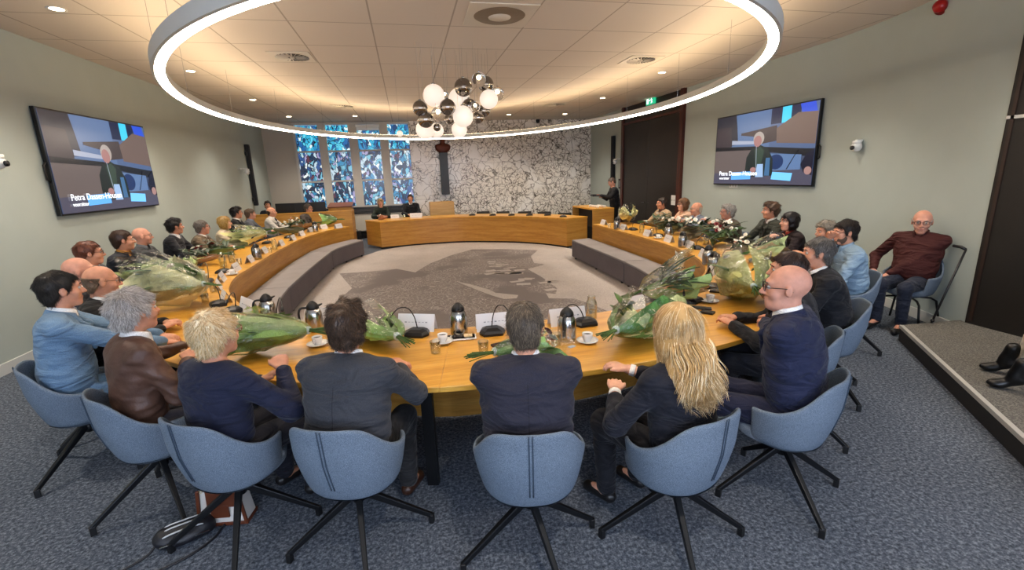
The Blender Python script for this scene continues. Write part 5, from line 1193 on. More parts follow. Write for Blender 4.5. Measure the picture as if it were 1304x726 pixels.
Pn('B1', (484, 253), 1.30, 180, 'the blond woman at the back table', 'blond woman in a dark green top sitting at the back table', 'm', lean=4, hyaw=186, top='sweater', topc='1d261f', hair_=('bob', 'a98f68', 'cfb78c'), skin_='pale', w=.95, fem=1)
Pn('B2', (522, 248), 1.38, 180, 'the man in the black suit at the back table', 'dark-haired man in a black suit and white open shirt at the back table', 'm', lean=3, hyaw=180, topc='15161b', hair_=('short', '2a1c14', '483426'), skin_='mid', w=1.08)
# the man standing at the coffee counter
def standing():
    H = at(778, 232, z=1.72); k = 'ST'
    n0 = COUNTER[0]
    Pn(k, (779, 231.5), 1.70, 80, 'the standing man', 'man in black standing at the oak coffee counter, head bent', 'm', seat=.86, lean=8, hyaw=84, hpitch=-28, top='sweater', topc='0f0f11', hair_=('crop', '4a3c34', '6e5f54'), skin_='red', trous='0e0e10', pos=tuple(at(779, 231.5, y=12.3)),
       legs=[[(s*.09, .0, .93), (s*.1, .03, .5), (s*.11, -.02, .09), (s*.13, .13, .035)] for s in (-1, 1)], hands=[at(765, 249, y=12.15), at(767, 251, y=12.4)])
standing()
# person on the platform, only the legs reach into the picture
toe = at(1259, 468, z=.2); toe2 = at(1269, 489, z=.2)
fy = math.radians(38); fwv = Vector((-math.sin(fy), math.cos(fy), 0)); basep = Vector((toe.x, toe.y, 0))-fwv*.78+Vector((.0, .0, 0))
Mi = Matrix.Rotation(-fy, 3, 'Z'); hd0 = basep+fwv*.035
def lp(v, z): q = Mi @ (Vector((v.x, v.y, 0))-basep); return Vector((q.x, q.y, z))
ta, tb = lp(toe, .205), lp(toe2, .205)
Pn('PL', (0, 0), 1.52, 38, 'the person in white trousers', 'person in cream trousers and black ankle boots sitting on the platform', 'm', pos=(hd0.x, hd0.y, 1.52), lean=0, seat=.63, topc='2a2a2e', hair_=('short', '3a2c22', '5a4634'), skin_='pale', trous='b9b0a0', shoes='0b0b0c', floorz=.17, boot=1,
   legs=[[(-.09, .03, .70), (-.02, .46, .69), ta-Vector((0, .085, -.075)), ta], [(.09, .03, .70), (.16, .42, .69), tb-Vector((0, .085, -.075)), tb]], hands=[basep+fwv*.2+Vector((-.05, 0, .82)), basep+fwv*.22+Vector((.05, 0, .82))])
# ------------------------------------------------------------------ chairs under them
def seat_for(key, dx=0, dy=.045, ang=45, base='star', lab=None, z=0, cyaw=None):
    p = PEOPLE[key]; c = p['base']+p['fw']*dy+Vector((p['fw'].y, -p['fw'].x, 0))*dx
    yw = math.degrees(p['yaw']) if cyaw is None else cyaw
    chair(lab or ('blue-grey upholstered armchair under '+p['phrase']), c.x, c.y, yw, base, ang, z)
for k, a in (('N1', 65), ('N2', 35), ('N3', 8), ('N4', 8), ('N5', 10), ('N6', 77), ('N7', 82), ('N8', 30), ('N9', 0), ('N10', 20)): seat_for(k, ang=a)
for k in ('N11', 'N12', 'N13', 'N14', 'N15', 'N16', 'N17', 'L1', 'L2', 'L3', 'L4', 'L5', 'L6', 'L7', 'L8', 'L9', 'L10', 'L11', 'L12', 'L13', 'B1', 'B2'): seat_for(k)
seat_for('W', base='tube', lab='blue-grey armchair on black tube legs under the man in the dark red shirt', cyaw=104); seat_for('PL', base='tube', z=.17, lab='armchair on the platform under the person in white trousers')
# empty dark chairs behind the dais table
for i, (px, py) in enumerate(((616, 269), (640.5, 269), (667.5, 269), (692, 269.5), (717, 271))):
    yb = [15.2, 15.1, 14.9, 14.6, 14.2][i]; p = at(px, py, y=yb)
    t = thing('office_chair', ['leftmost empty dark chair behind the back table', 'second empty dark chair from the left behind the back table', 'middle empty dark chair behind the back table', 'fourth empty dark chair from the left behind the back table', 'rightmost empty dark chair behind the back table'][i], 'chair', (p.x, yb-.1, 0), PI-.1*i, 'empty dark chairs behind the back table')
    dz = p.z-.02; df = mat('chair_dark', '35332f', .8)
    MB().box((0, -.2, dz-.16), (.44, .05, .34), Matrix.Rotation(.1, 3, 'X')).build('backrest', df, t, bevel=.02); MB().box((0, .03, .46), (.46, .44, .07)).build('seat', df, t, bevel=.02)
    MB().lathe([(.025, .05), (.025, .43)], 12).build('column', darkmetal, t, True); MB().bar((0, -.17, .42), (0, -.23, dz-.25), .05, .015).build('back_post', darkmetal, t)
    for k in range(5):
        a = 2*PI*k/5; MB().bar((0, 0, .09), (.28*math.cos(a), .28*math.sin(a), .05), .04, .03, .025, .02).sphere((.28*math.cos(a), .28*math.sin(a), .025), .025, 8, 6).build('leg', darkmetal, t)
# ------------------------------------------------------------------ things on the tables
TZ = .75
def near(p, extra=()):
    b = sorted(((Vector((q['pos'].x, q['pos'].y))-Vector((p.x, p.y))).length, k) for k, q in PEOPLE.items() if k not in ('L13', 'ST', 'PL', 'W', 'N8'))
    return [PEOPLE[k]['phrase'] for _, k in b[:4]]
USED = set()
def uniq(fmt, p):
    for ph in near(p):
        s = fmt % ph
        if s not in USED: USED.add(s); return s
    a = near(p)
    for i in range(4):
        for j in range(4):
            if i != j:
                s = (fmt % a[i])+', towards '+a[j].replace('the ', 'the ')
                if s not in USED and len(s.split()) <= 16: USED.add(s); return s
    return fmt % a[0]
def facing(p):
    b = min(((Vector((q['pos'].x, q['pos'].y))-Vector((p.x, p.y))).length, k) for k, q in PEOPLE.items()); q = PEOPLE[b[1]]['pos']; return math.atan2(q.y-p.y, q.x-p.x)
def arcyaw(p):
    """direction of the outward normal of the table edge at a point"""
    best = None
    for P in (LI, NI, NJ, RI):
        for a in range(len(P)-1):
            m_ = (P[a]+P[a+1])/2; d = (m_.x-p.x)**2+(m_.y-p.y)**2
            if best is None or d < best[0]: t_ = P[a+1]-P[a]; best = (d, math.atan2(-t_.x, t_.y))
    return best[1]   # angle of outward (right-hand) normal
papw = mat('card_paper', 'dcdde0', .7); ink = mat('card_ink', '8a8d96', .7)
def card(px, py, z=TZ, w=.235, h=.11, yaw=None, lab=None, name=None, plane=None):
    p = at(px, py, z=z); a = arcyaw(p) if yaw is None else yaw
    t = thing('name_card', lab or uniq('folded white name card standing before %s', p), 'name card', (p.x, p.y, z), a-PI/2+PI, 'white name cards on the tables')
    h = .13 if w > .245 else h; w = w*1.18 if w > .245 else w; M = MB(); k = .045
    M.v = [(-w/2, -k, 0), (w/2, -k, 0), (w/2, 0, h), (-w/2, 0, h), (w/2, k, 0), (-w/2, k, 0)]; M.f = [(0, 1, 2, 3), (3, 2, 4, 5)]
    o = M.build('card', papw, t); sf = o.modifiers.new('thick', 'SOLIDIFY'); sf.thickness = .0012
    for s in (-1, 1):
        mb = MB(); n_ = 7
        for i in range(n_):
            x = -w*.28+w*.56*i/(n_-1); mb.box((x, 0, 0), (w*.056, .004+.004*(i % 3 == 0), .0006))
        mb.xf(Matrix.Translation((0, s*(k*.47+.0014), h*.53)) @ Matrix.Rotation(-s*math.atan2(h, k), 4, 'X')).build('printed_name', ink, t)
    return t
micb = mat('mic_black', '111114', .38)
def mic(px, py, z=TZ, gx=None, lab=None, yaw=None, L=.34, bend=.6):
    p = at(px, py, z=z); a = (arcyaw(p) if yaw is None else yaw)
    t = thing('conference_microphone', lab or uniq('black gooseneck conference microphone in front of %s', p), 'microphone', (p.x, p.y, z), a+PI/2, 'black desk microphones')
    w, d = .098, .075; pl = [(-w, -.01), (-w*.72, -d), (w*.72, -d), (w, -.01), (w*.8, d*.8), (-w*.8, d*.8)]
    mb = MB(); n_ = 6
    for s_, zz in ((1, .0), (1, .018), (.86, .036), (.5, .05)):
        for q in pl: mb.v.append((q[0]*s_, q[1]*s_+.004*(1-s_)*10*.5, zz))
    for k in range(3):
        for i in range(n_): j = (i+1) % n_; mb.face((k*n_+i, k*n_+j, (k+1)*n_+j, (k+1)*n_+i))
    mb.face(tuple(range(3*n_, 4*n_))); mb.face(tuple(reversed(range(n_)))); mb.build('base', micb, t, bevel=.003)
    MB().box((0, -.045, .036), (.09, .02, .004), Matrix.Rotation(.5, 3, 'X')).build('button', mat('mic_grey', '5b5d62', .4), t)
    g = gx if gx is not None else rnd.choice((-1, 1))*.3
    pts = [Vector((0, .02, .045)), Vector((g*.15, .02, .045+L*.35)), Vector((g*.45, 0, .045+L*.62)), Vector((g*.85, -.05, .045+L*.68)), Vector((g*1.15, -.10, .045+L*.66*(1-bend*.3)))]
    pts = catmull(pts, 4); MB().tube(pts, .0042, 7).build('gooseneck', micb, t, True); e = pts[-1]; d_ = (pts[-1]-pts[-3]).normalized()
    MB().tube([e, e+d_*.012, e+d_*.05, e+d_*.056], [.007, .011, .011, .006], 10).build('mic_head', micb, t, True)
    return t
PROTO = {}
def proto(kind, make, name, label, cat, p, rz_=0, group=None):
    if kind not in PROTO:
        t = thing(name, label, cat, p, rz_, group); make(t); PROTO[kind] = t; return t
    return copy_of(PROTO[kind], label, p, rz_, group)
brushed = mat('brushed_steel', 'b4b2ae', .22, 1)
def mk_jug(t):
    MB().lathe([(.055, 0), (.062, .006), (.064, .03), (.066, .10), (.062, .145), (.052, .17), (.044, .182)], 28).build('body', brushed, t, math.radians(50))
    ld = MB().lathe([(.046, .178), (.049, .186), (.045, .205), (.03, .226), (.014, .240), (.004, .243)], 24).build('lid', blackp, t, True)
    MB().bar((0, -.035, .196), (0, -.075, .207), .03, .018, .018, .006).build('spout', blackp, ld, bevel=.002)
    MB().tube(catmull([(0, .042, .195), (0, .085, .198), (0, .105, .165), (0, .102, .1), (0, .088, .055), (0, .066, .045)], 4), .0085, 8).build('handle', blackp, t, True)
def jug(px, py, yaw=0, lab=None, z=TZ): 
    p = at(px, py, z=z); p.z = z; return proto('jug', mk_jug, 'thermos_jug', lab or uniq('steel thermos jug with a black lid near %s', p), 'jug', p, yaw, 'steel thermos jugs')
def thin_glass():
    m = bpy.data.materials.new('thin_glass'); m.use_nodes = True; nt = NT(m); nt.n.remove(nt.n['Principled BSDF']); out = nt.n['Material Output']
    tr = nt.add('ShaderNodeBsdfTransparent'); tr.inputs[0].default_value = (.96, .98, .97, 1); gl = nt.add('ShaderNodeBsdfGlossy'); gl.inputs['Roughness'].default_value = .03
    lw = nt.add('ShaderNodeLayerWeight'); lw.inputs[0].default_value = .35; mx = nt.add('ShaderNodeMixShader'); nt.link(lw.outputs['Facing'], mx.inputs[0]); nt.link(tr.outputs[0], mx.inputs[1]); nt.link(gl.outputs[0], mx.inputs[2]); nt.link(mx.outputs[0], out.inputs[0]); return m
glassm = thin_glass()
def mk_carafe(t):
    MB().lathe([(.038, 0), (.044, .006), (.045, .12), (.04, .145), (.031, .16), (.031, .185), (.034, .188), (.031, .19), (.028, .185), (.028, .16), (.037, .143), (.041, .12), (.04, .01), (.001, .009)], 24, cap=False).build('glass_body', glassm, t, True)
    MB().lathe([(.0, .010), (.0395, .010), (.0395, .07), (.0, .07)], 20, cap=False).build('water', glassm, t, True)
def carafe(px, py, lab=None): 
    p = at(px, py, z=TZ); p.z = TZ; return proto('carafe', mk_carafe, 'water_carafe', lab or uniq('clear glass water carafe near %s', p), 'carafe', p, 0, 'glass water carafes')
def mk_tumbler(t): MB().lathe([(.026, 0), (.031, .003), (.036, .088), (.0345, .089), (.0295, .008), (.001, .007)], 20, cap=False).build('glass_body', glassm, t, True)
def tumbler(px, py, lab=None, z=TZ):
    p = at(px, py, z=z); p.z = z; return proto('tumbler', mk_tumbler, 'drinking_glass', lab or uniq('small clear drinking glass near %s', p), 'glass', p, 0, 'drinking glasses')
china = mat('white_china', 'e3e1dc', .18)
def mk_saucer(t): MB().lathe([(.001, .003), (.03, .004), (.05, .010), (.074, .018), (.075, .021), (.05, .014), (.03, .009), (.001, .008)], 28, cap=False).build('dish', china, t, True)
def mk_cup(t):
    MB().lathe([(.02, 0), (.022, .003), (.034, .03), (.037, .06), (.0345, .061), (.031, .03), (.018, .006), (.001, .006)], 24, cap=False).build('bowl', china, t, True); MB().tube(catmull([(.034, 0, .05), (.055, 0, .047), (.056, 0, .028), (.032, 0, .02)], 3), .0035, 6).build('handle', china, t, True)
    MB().lathe([(.001, .048), (.034, .0481)], 20).build('coffee', mat('coffee', '20120a', .1), t)
def cup(px, py, lab=None, z=TZ, saucer=True):
    p = at(px, py, z=z); p.z = z; ph = uniq('%s', p) if False else None
    if saucer: proto('saucer', mk_saucer, 'saucer', uniq('white saucer under the coffee cup near %s', p), 'saucer', p, 0, 'white saucers')
    q = p+Vector((0, 0, .0085 if saucer else 0)); return proto('cup', mk_cup, 'coffee_cup', lab or uniq('white coffee cup on its saucer near %s', p), 'cup', q, rnd.uniform(0, 6), 'white coffee cups')
# flowers
petalm = {'w': mat('petal_white', 'e4e0d2', .6), 'r': mat('petal_red', '6e0f16', .55), 'y': mat('petal_yellow', 'd9c07a', .6), 'p': mat('petal_pink', 'c98a80', .6)}
leafm = {'d': mat('leaf_dark', '273c1c', .5, var=.3, vscale=30), 'm': mat('leaf_mid', '3d5a26', .5, var=.3, vscale=30), 'l': mat('leaf_light', '7d9450', .5, var=.3, vscale=30)}
FL = {}
def flower_mesh(c):
    if c in FL: return FL[c]
    mb = MB()
    for lay, (n_, r, h, op) in enumerate(((3, .010, .022, .1), (5, .018, .020, .45), (6, .027, .014, .95))):
        for k in range(n_):
            a = 2*PI*k/n_+lay*.7; ca, sa = math.cos(a), math.sin(a); G = []
            for i in range(4):
                u_ = i/3; rr = r*(.15+u_*(.55+.6*op)); zz = h*(u_**.6)*(1.1-.5*op*u_); wd = r*.85*math.sin(PI*(.2+.62*u_)); G.append([Vector((ca*rr-sa*wd*s, sa*rr+ca*wd*s, zz-.004*abs(s)+.002)) for s in (-1, 0, 1)])
            mb.grid(G)
    mb.sphere((0, 0, .006), .009, 8, 6); FL[c] = mb.mesh('flower', petalm[c], True); return FL[c]
paperm = {}
def paper(c):
    if c in paperm: return paperm[c]
    l = lin(c)[:3]; m, nt, b = newmat('wrap_'+c); b.inputs['Roughness'].default_value = .38; b.inputs['Coat Weight'].default_value = .3; b.inputs['Coat Roughness'].default_value = .12
    tc = nt.add('ShaderNodeTexCoord'); n = nt.add('ShaderNodeTexVoronoi', feature='DISTANCE_TO_EDGE'); n.inputs['Scale'].default_value = 16; nz = nt.add('ShaderNodeTexNoise'); nz.inputs['Scale'].default_value = 6; nz.inputs['Detail'].default_value = 3; nt.link(tc.outputs['Object'], nz.inputs[0]); nt.link(nz.outputs['Color'], n.inputs['Vector'])
    nt.link(tc.outputs['Object'], nz.inputs[0]); bp = nt.add('ShaderNodeBump'); bp.inputs['Strength'].default_value = .5; bp.inputs['Distance'].default_value = .02; nt.link(n.outputs['Distance'], bp.inputs['Height']); nt.link(bp.outputs[0], b.inputs['Normal'])
    r = ramp(nt, [(.35, [v*.88 for v in l]), (.65, [min(1, v*1.1) for v in l])]); nt.link(nz.outputs[0], r.inputs[0]); nt.link(r.outputs[0], b.inputs['Base Color']); paperm[c] = m; return m
def cellom():
    if 'cello' in MATS: return MATS['cello']
    m = bpy.data.materials.new('cellophane'); m.use_nodes = True; nt = NT(m); nt.n.remove(nt.n['Principled BSDF']); out = nt.n['Material Output']
    tr = nt.add('ShaderNodeBsdfTransparent'); tr.inputs[0].default_value = (.93, .97, .93, 1); gl = nt.add('ShaderNodeBsdfGlossy'); gl.inputs['Roughness'].default_value = .09; gl.inputs['Color'].default_value = (1, 1, 1, 1)
    fr = nt.add('ShaderNodeFresnel'); fr.inputs[0].default_value = 1.6; tc = nt.add('ShaderNodeTexCoord'); n = nt.add('ShaderNodeTexNoise'); n.inputs['Scale'].default_value = 13; n.inputs['Detail'].default_value = 3; n.inputs['Distortion'].default_value = 2; nt.link(tc.outputs['Object'], n.inputs[0])
    bp = nt.add('ShaderNodeBump'); bp.inputs['Strength'].default_value = 1; bp.inputs['Distance'].default_value = .03; nt.link(n.outputs[0], bp.inputs['Height']); nt.link(bp.outputs[0], gl.inputs['Normal']); nt.link(bp.outputs[0], fr.inputs['Normal'])
    mt = nt.add('ShaderNodeMath', operation='MULTIPLY_ADD'); mt.inputs[1].default_value = .8; mt.inputs[2].default_value = .03; nt.link(fr.outputs[0], mt.inputs[0])
    mx = nt.add('ShaderNodeMixShader'); nt.link(mt.outputs[0], mx.inputs[0]); nt.link(tr.outputs[0], mx.inputs[1]); nt.link(gl.outputs[0], mx.inputs[2]); nt.link(mx.outputs[0], out.inputs[0]); MATS['cello'] = m; return m
def wrap_grid(L, R, seed, span=150, flat=.62, cr=.012, x0=0, flare=1.0, off=0, corner=.2, nu=7, nv=13, jt=.05):
    r_ = random.Random(seed); ph = r_.uniform(0, 6); G = []
    for j in range(nv+1):
        v = -span+2*span*j/nv; va = math.radians(v+180+off); row = []; jj = r_.uniform(-.12, .12)
        for i in range(nu+1):
            u_ = i/nu; r = .024+(R-.024)*(u_**.55)*flare; Lx = L*(1+corner*math.cos(2*va+ph)*u_+.05*jj)
            n_ = mnoise.noise(Vector((u_*2.2+seed, va*1.1, seed*.37)))
            rr = r*(1+(.05 if j % 2 else -.04)*u_+jj*u_+r_.uniform(-jt, jt))+n_*cr*2.6*(.3+u_)
            row.append(Vector((x0+Lx*u_, math.sin(va)*rr, math.cos(va)*rr*flat)))
        G.append(row)
    return G
def bouquet(px, py, yaw, L=.42, R=.14, col='4f8a42', col2=None, label='', z=TZ, cello=True, flowers='www', leaf='m', nfl=7, nleaf=16, stems=True, flat=.62, seed=None, tilt=0, span=150, name=None, fan=False, center=True, lift=0, corner=.2):
    seed = seed or int(px*3+py); r_ = random.Random(seed); p = at(px, py, z=z+.07)
    if z == TZ:
        for q in range(16):
            p = at(px, py, z=z+.06+.015*q)
            if on_table(p): break
    R *= 1.22; L *= 1.1; flat = min(1.0, flat*1.15)
    if fan: span = 88; nfl = int(nfl*1.1); flat = min(1, flat*1.1)
    lc = lin(col)[:3]; col = ''.join('%02x' % int(255*(min(.92, v*g_+.02)**(1/2.2))) for v, g_ in zip(lc, (1.95, 1.45, 1.35)))
    if col2: col2 = ''.join('%02x' % int(255*(min(.92, v*g_+.02)**(1/2.2))) for v, g_ in zip(lin(col2)[:3], (1.6, 1.4, 1.3)))
    t = thing('flower_bouquet', label, 'bouquet', (p.x, p.y, z), yaw, 'wrapped bouquets lying on the tables')
    x0 = -L*.45
    tm = Matrix.Translation((0, 0, 0)) @ Matrix.Rotation(-tilt, 4, 'Y')
    G = wrap_grid(L, R, seed, span, flat, x0=x0, corner=corner); zb = min(q.z for r in G for q in r)
    up = Matrix.Translation((0, 0, -zb+.002+lift)) @ tm
    o = MB().grid(G).xf(up).build('paper_wrap', paper(col), t)
    if col2:
        G2 = wrap_grid(L*.93, R*.9, seed+3, span*.75, flat, x0=x0+.005, off=25, corner=corner+.1); MB().grid(G2).xf(up).build('inner_paper', paper(col2), t)
    if cello:
        G3 = wrap_grid(L*1.12, R*1.08, seed+5, 172, flat*1.04, x0=x0-.01, cr=.012, corner=.2, nu=9, nv=19, jt=.09); MB().grid(G3).xf(Matrix.Translation((0, 0, .006)) @ up).build('cellophane', cellom(), t)
    zc = R*flat*.9
    if stems:
        mb = MB()
        for k in range(18):
            a = r_.uniform(0, 6.28); q = r_.uniform(0, .02); e = r_.uniform(.12, .2)
            mb.tube([up @ Vector((x0+.05, q*math.cos(a), q*math.sin(a)*.7)), up @ Vector((x0-.03, q*.7*math.cos(a), q*.5*math.sin(a))), up @ Vector((x0-e, q*2.6*math.cos(a)+r_.uniform(-.012, .012), q*1.5*math.sin(a)-.004))], r_.uniform(.0022, .0042), 5)
        mb.xf(Matrix.Identity(4)); o = mb.build('stems', mat('stem_green', '3f5c22', .5, var=.3, vscale=40), t, True)
        MB().tube([up @ Vector((x0-.004, 0, 0)), up @ Vector((x0+.014, 0, 0))], .027, 12).build('tie_ribbon', mat('ribbon_clear', 'c8d8d0', .3), t, True)
    # leaves
    if nleaf:
        mb = MB()
        for k in range(nleaf):
            a = r_.uniform(-1.15, 1.15)*(1.5 if fan else 1); el = r_.uniform(-.05, .75 if fan else .55); ln_ = L*r_.uniform(.35, .62)*(1.15 if fan else 1); b0 = Vector((x0+L*(.45+r_.uniform(-.1, .25)), math.sin(a)*R*.35, r_.uniform(-.2, .5)*R*flat))
            d = Vector((math.cos(a*.8)*math.cos(el), math.sin(a)*math.cos(el), math.sin(el))); s_ = d.cross(Vector((0, 0, 1))).normalized(); nn = s_.cross(d); w_ = r_.uniform(.014, .03)*(1.1 if fan else 1)
            Gl = [[b0+d*ln_*u_-nn*0+Vector((0, 0, -.25*ln_*u_*u_))+s_*(w_*math.sin(PI*min(1, u_*.93+.05))*q_)+nn*(-.006*abs(q_)) for q_ in (-1, 0, 1)] for u_ in (0, .2, .4, .6, .8, 1)]
            mb.grid(Gl)
        mb.xf(up); vv = [(v[0], v[1], max(.004, v[2])) for v in mb.v]; mb.v = vv
        o = mb.build('foliage', leafm[leaf], t, True); o['kind'] = 'stuff'
    for k in range(nfl):
        c = flowers[k % len(flowers)]; a = r_.uniform(-1, 1); q = Vector((x0+L*r_.uniform(.45 if fan else .72, 1.08), a*R*.8, (r_.uniform(.25, .95) if fan else r_.uniform(.05, .8))*R*flat)); q = up @ q; q.z = max(q.z, .02)
        f_ = link_mesh('flower', flower_mesh(c), t); f_.location = q; sc = r_.uniform(.65, 1.0); f_.scale = (sc,)*3; f_.rotation_euler = (r_.uniform(-.4, .4), r_.uniform(.3, 1.2), r_.uniform(-.6, .6))
    return t
D = math.radians
def _in(P, O, p, e=.12):
    P = [Vector((a[0], a[1])) for a in P]; P, O = [a.lerp(b, e) for a, b in zip(P, O)], [b.lerp(a, e) for a, b in zip(P, O)]
    poly = P+list(reversed(O)); c = False
    for i in range(len(poly)):
        a, b = poly[i-1], poly[i]
        if (a.y > p.y) != (b.y > p.y) and p.x < (b.x-a.x)*(p.y-a.y)/(b.y-a.y)+a.x: c = not c
    return c
def on_table(p): return any(_in(P, O, p) for P, O in ((LI, LO), (NI, NO_), (NJ, NO2), (RI, RO)))
# near side
bouquet(240, 386, D(150), .50, .23, 'b3c69c', '9dba88', 'large pale green bouquet lying between the leather jacket and the left table end', leaf='m', nfl=4, flat=.75, corner=.4, span=150)
bouquet(305, 412, D(190), .38, .13, 'a9c29a', None, 'pale green paper bouquet half hidden behind the blond woman in navy', nfl=0, nleaf=4, flat=.45)
bouquet(356, 440, D(168), .44, .16, '618f42', None, 'green paper bouquet lying before the blond woman in navy, stems to the right', nfl=0, nleaf=3, flat=.6, corner=.12, span=176)
bouquet(490, 430, D(118), .42, .15, '6aa552', '86b470', 'bright green paper bouquet beside the clasped hands of the grey-suited man', nfl=2, nleaf=5, flat=.5)
bouquet(662, 450, D(8), .34, .10, '5a8f48', None, 'slim green bouquet lying across the table behind the grey-brown head', flowers='wpr', nfl=6, nleaf=8, flat=.6)
bouquet(805, 428, D(38), .48, .19, '3f7c34', 'a4bb88', 'large bright green bouquet with cellophane beside the long blond hair', nfl=3, nleaf=10, flat=.62, corner=.25)
bouquet(843, 378, D(-15), .38, .15, '6f9f62', 'b39a6a', 'upright looking green paper bouquet with ferns near the right jug', leaf='d', nfl=2, nleaf=22, flat=.85, fan=True, tilt=.35, corner=.3)
bouquet(950, 380, D(62), .48, .2, '8da468', 'b9b184', 'large glossy pale green bouquet before the bald man in navy', leaf='m', nfl=3, nleaf=10, flat=.8, corner=.2, span=172)
bouquet(968, 328, D(20), .40, .15, '7fa272', 'b9a880', 'folded green paper bouquet before the dark-haired woman in maroon', nfl=1, nleaf=6, flat=.7, corner=.4)
# left row
bouquet(203, 352, D(165), .48, .2, '8fab70', 'b7c38c', 'crumpled light green bouquet before the man in the yellow shirt', flowers='w', nfl=7, nleaf=14, flat=.6, corner=.45, span=105, leaf='l')
bouquet(236, 337, D(120), .36, .13, '7ea362', None, 'upright light green paper bouquet before the bald man in the grey cardigan', flowers='w', nfl=5, nleaf=14, flat=.6, leaf='l')
bouquet(262, 322, D(185), .40, .13, '6d5c3a', None, 'dark bouquet with white and red flowers before the black pullover', flowers='wrw', leaf='d', nfl=11, nleaf=22, flat=.7, fan=True, cello=False)
bouquet(283, 309, D(160), .42, .12, '4a6a34', None, 'dark leafy bouquet with red and white flowers before the cream jacket', flowers='wwr', leaf='d', nfl=10, nleaf=20, flat=.7, fan=True, cello=False)
bouquet(323, 300, D(175), .50, .2, 'a3b87c', 'c3c993', 'big pale yellow-green bouquet before the slate grey jacket', flowers='wy', leaf='l', nfl=8, nleaf=18, flat=.7, corner=.45, span=110)
bouquet(362, 293, D(30), .46, .13, '3c4a2c', None, 'dark leafy bouquet with white flowers before the man in the white jacket', flowers='w', leaf='d', nfl=10, nleaf=24, flat=.9, fan=True, cello=False)
bouquet(388, 284, D(200), .42, .13, '6a5b34', None, 'brown wrapped bouquet with white flowers before the grey-brown suit', flowers='wp', leaf='d', nfl=11, nleaf=16, flat=1.0, fan=True, cello=False)
bouquet(420, 279, D(170), .34, .13, '5f9a50', None, 'green paper bouquet at the far tip of the left table', flowers='y', nfl=3, nleaf=5, flat=.9)
# right row
bouquet(801, 279, D(70), .42, .15, 'c3c78e', None, 'pale yellow bouquet at the far tip of the right table', flowers='yw', leaf='l', nfl=7, nleaf=12, flat=.9)
bouquet(834, 287, D(10), .44, .13, '4a4a2a', None, 'dark leafy bouquet with white flowers before the beige jacket', flowers='w', leaf='d', nfl=8, nleaf=24, flat=.9, fan=True, cello=False)
bouquet(862, 290, D(200), .44, .13, '3c4a2a', None, 'dark leafy bouquet with white flowers before the bald man in blue-grey', flowers='w', leaf='d', nfl=9, nleaf=24, flat=.9, fan=True, cello=False)
bouquet(893, 294, D(200), .46, .14, '4c4726', None, 'dark bouquet with small white flowers before the white-haired man', flowers='w', leaf='d', nfl=11, nleaf=22, flat=.9, fan=True, cello=False)
bouquet(924, 302, D(200), .52, .14, '3c5a2c', None, 'long dark leafy bouquet with red and white flowers before the olive blazer', flowers='wwr', leaf='d', nfl=12, nleaf=26, flat=.8, fan=True, cello=False)
bouquet(944, 316, D(240), .30, .11, '3a3a22', None, 'small dark bouquet between the olive blazer and the folded green paper', flowers='w', leaf='d', nfl=4, nleaf=10, flat=.8, fan=True, cello=False)
bouquet(489, 277, D(180), .2, .07, '7a5a40', None, 'small arrangement of red and white flowers before the blond woman at the back', flowers='rwp', leaf='m', nfl=8, nleaf=5, flat=.8, z=.755, cello=False, stems=False)
# name cards
for px, py in ((300, 345), (318.5, 334), (336.5, 322.5), (358, 313), (373, 306), (384, 300.5), (396, 295.5), (412, 291.5), (431, 290.5), (769, 286), (794.5, 292.5), (825, 300.5), (852, 308), (879, 316)): card(px, py)
card(282, 358, lab='white name card turned aside, nearest the carafes on the left'); card(277, 368, lab='white name card leaning behind the turned one on the left'); card(288, 383, lab='white name card at the near corner of the left table')
card(318, 397, w=.26, lab='white sheet-like name card before the woman in the navy sweater'); card(409, 410, w=.26, yaw=arcyaw(at(409, 410, z=.75)), lab='white name card between the two near left thermos jugs'); card(532, 420, w=.25, lab='white name card behind the microphone of the grey-suited man'); card(631, 419, w=.25, lab='white name card before the man in the plum-navy blazer')
card(722, 412, w=.25, lab='white name card behind the near right thermos jug'); card(806, 393, w=.22, lab='white name card behind the large bright green bouquet'); card(893, 366, w=.22, lab='white name card before the bald man in navy'); card(905, 349, lab='white name card leaning at the curve of the right table'); card(896, 328, lab='white name card before the two thermos jugs on the right')
card(503, 278, z=.755, yaw=-PI/2, lab='white name card before the blond woman at the back'); card(530, 277, z=.755, yaw=-PI/2, w=.3, lab='white name card before the man at the back table')
# microphones
mic(531, 426.5, gx=-.12, L=.26, lab='black microphone on the table before the grey-suited man'); mic(627, 424.5, gx=.1, L=.26, lab='black microphone before the man in the plum-navy blazer'); mic(745, 413, gx=-.2, L=.2, lab='black microphone before the large bright green bouquet')
mic(350, 412, gx=.25, L=.3, lab='black microphone behind the green bouquet of the woman in navy'); mic(298, 397, gx=.22, L=.24, lab='black microphone at the near left corner of the table')
for px, py in ((279, 389), (264, 360), (284, 347), (905, 367), (881, 384), (921, 336), (806, 293), (838, 301), (888, 317), (368, 303), (340, 310)): mic(px, py, L=.24)
for k, (x, g) in enumerate(((601.4, .25), (627.5, .2), (651.6, .15), (674.3, .1), (697.3, .05), (717.2, -.1))):
    mic(x, 274.5 if k < 5 else 276.5, z=.755, yaw=PI/2, gx=g, L=.38 if k < 2 else .2, lab=['leftmost', 'second', 'third', 'fourth', 'fifth', 'rightmost'][k]+' black microphone from the left on the empty part of the back table')
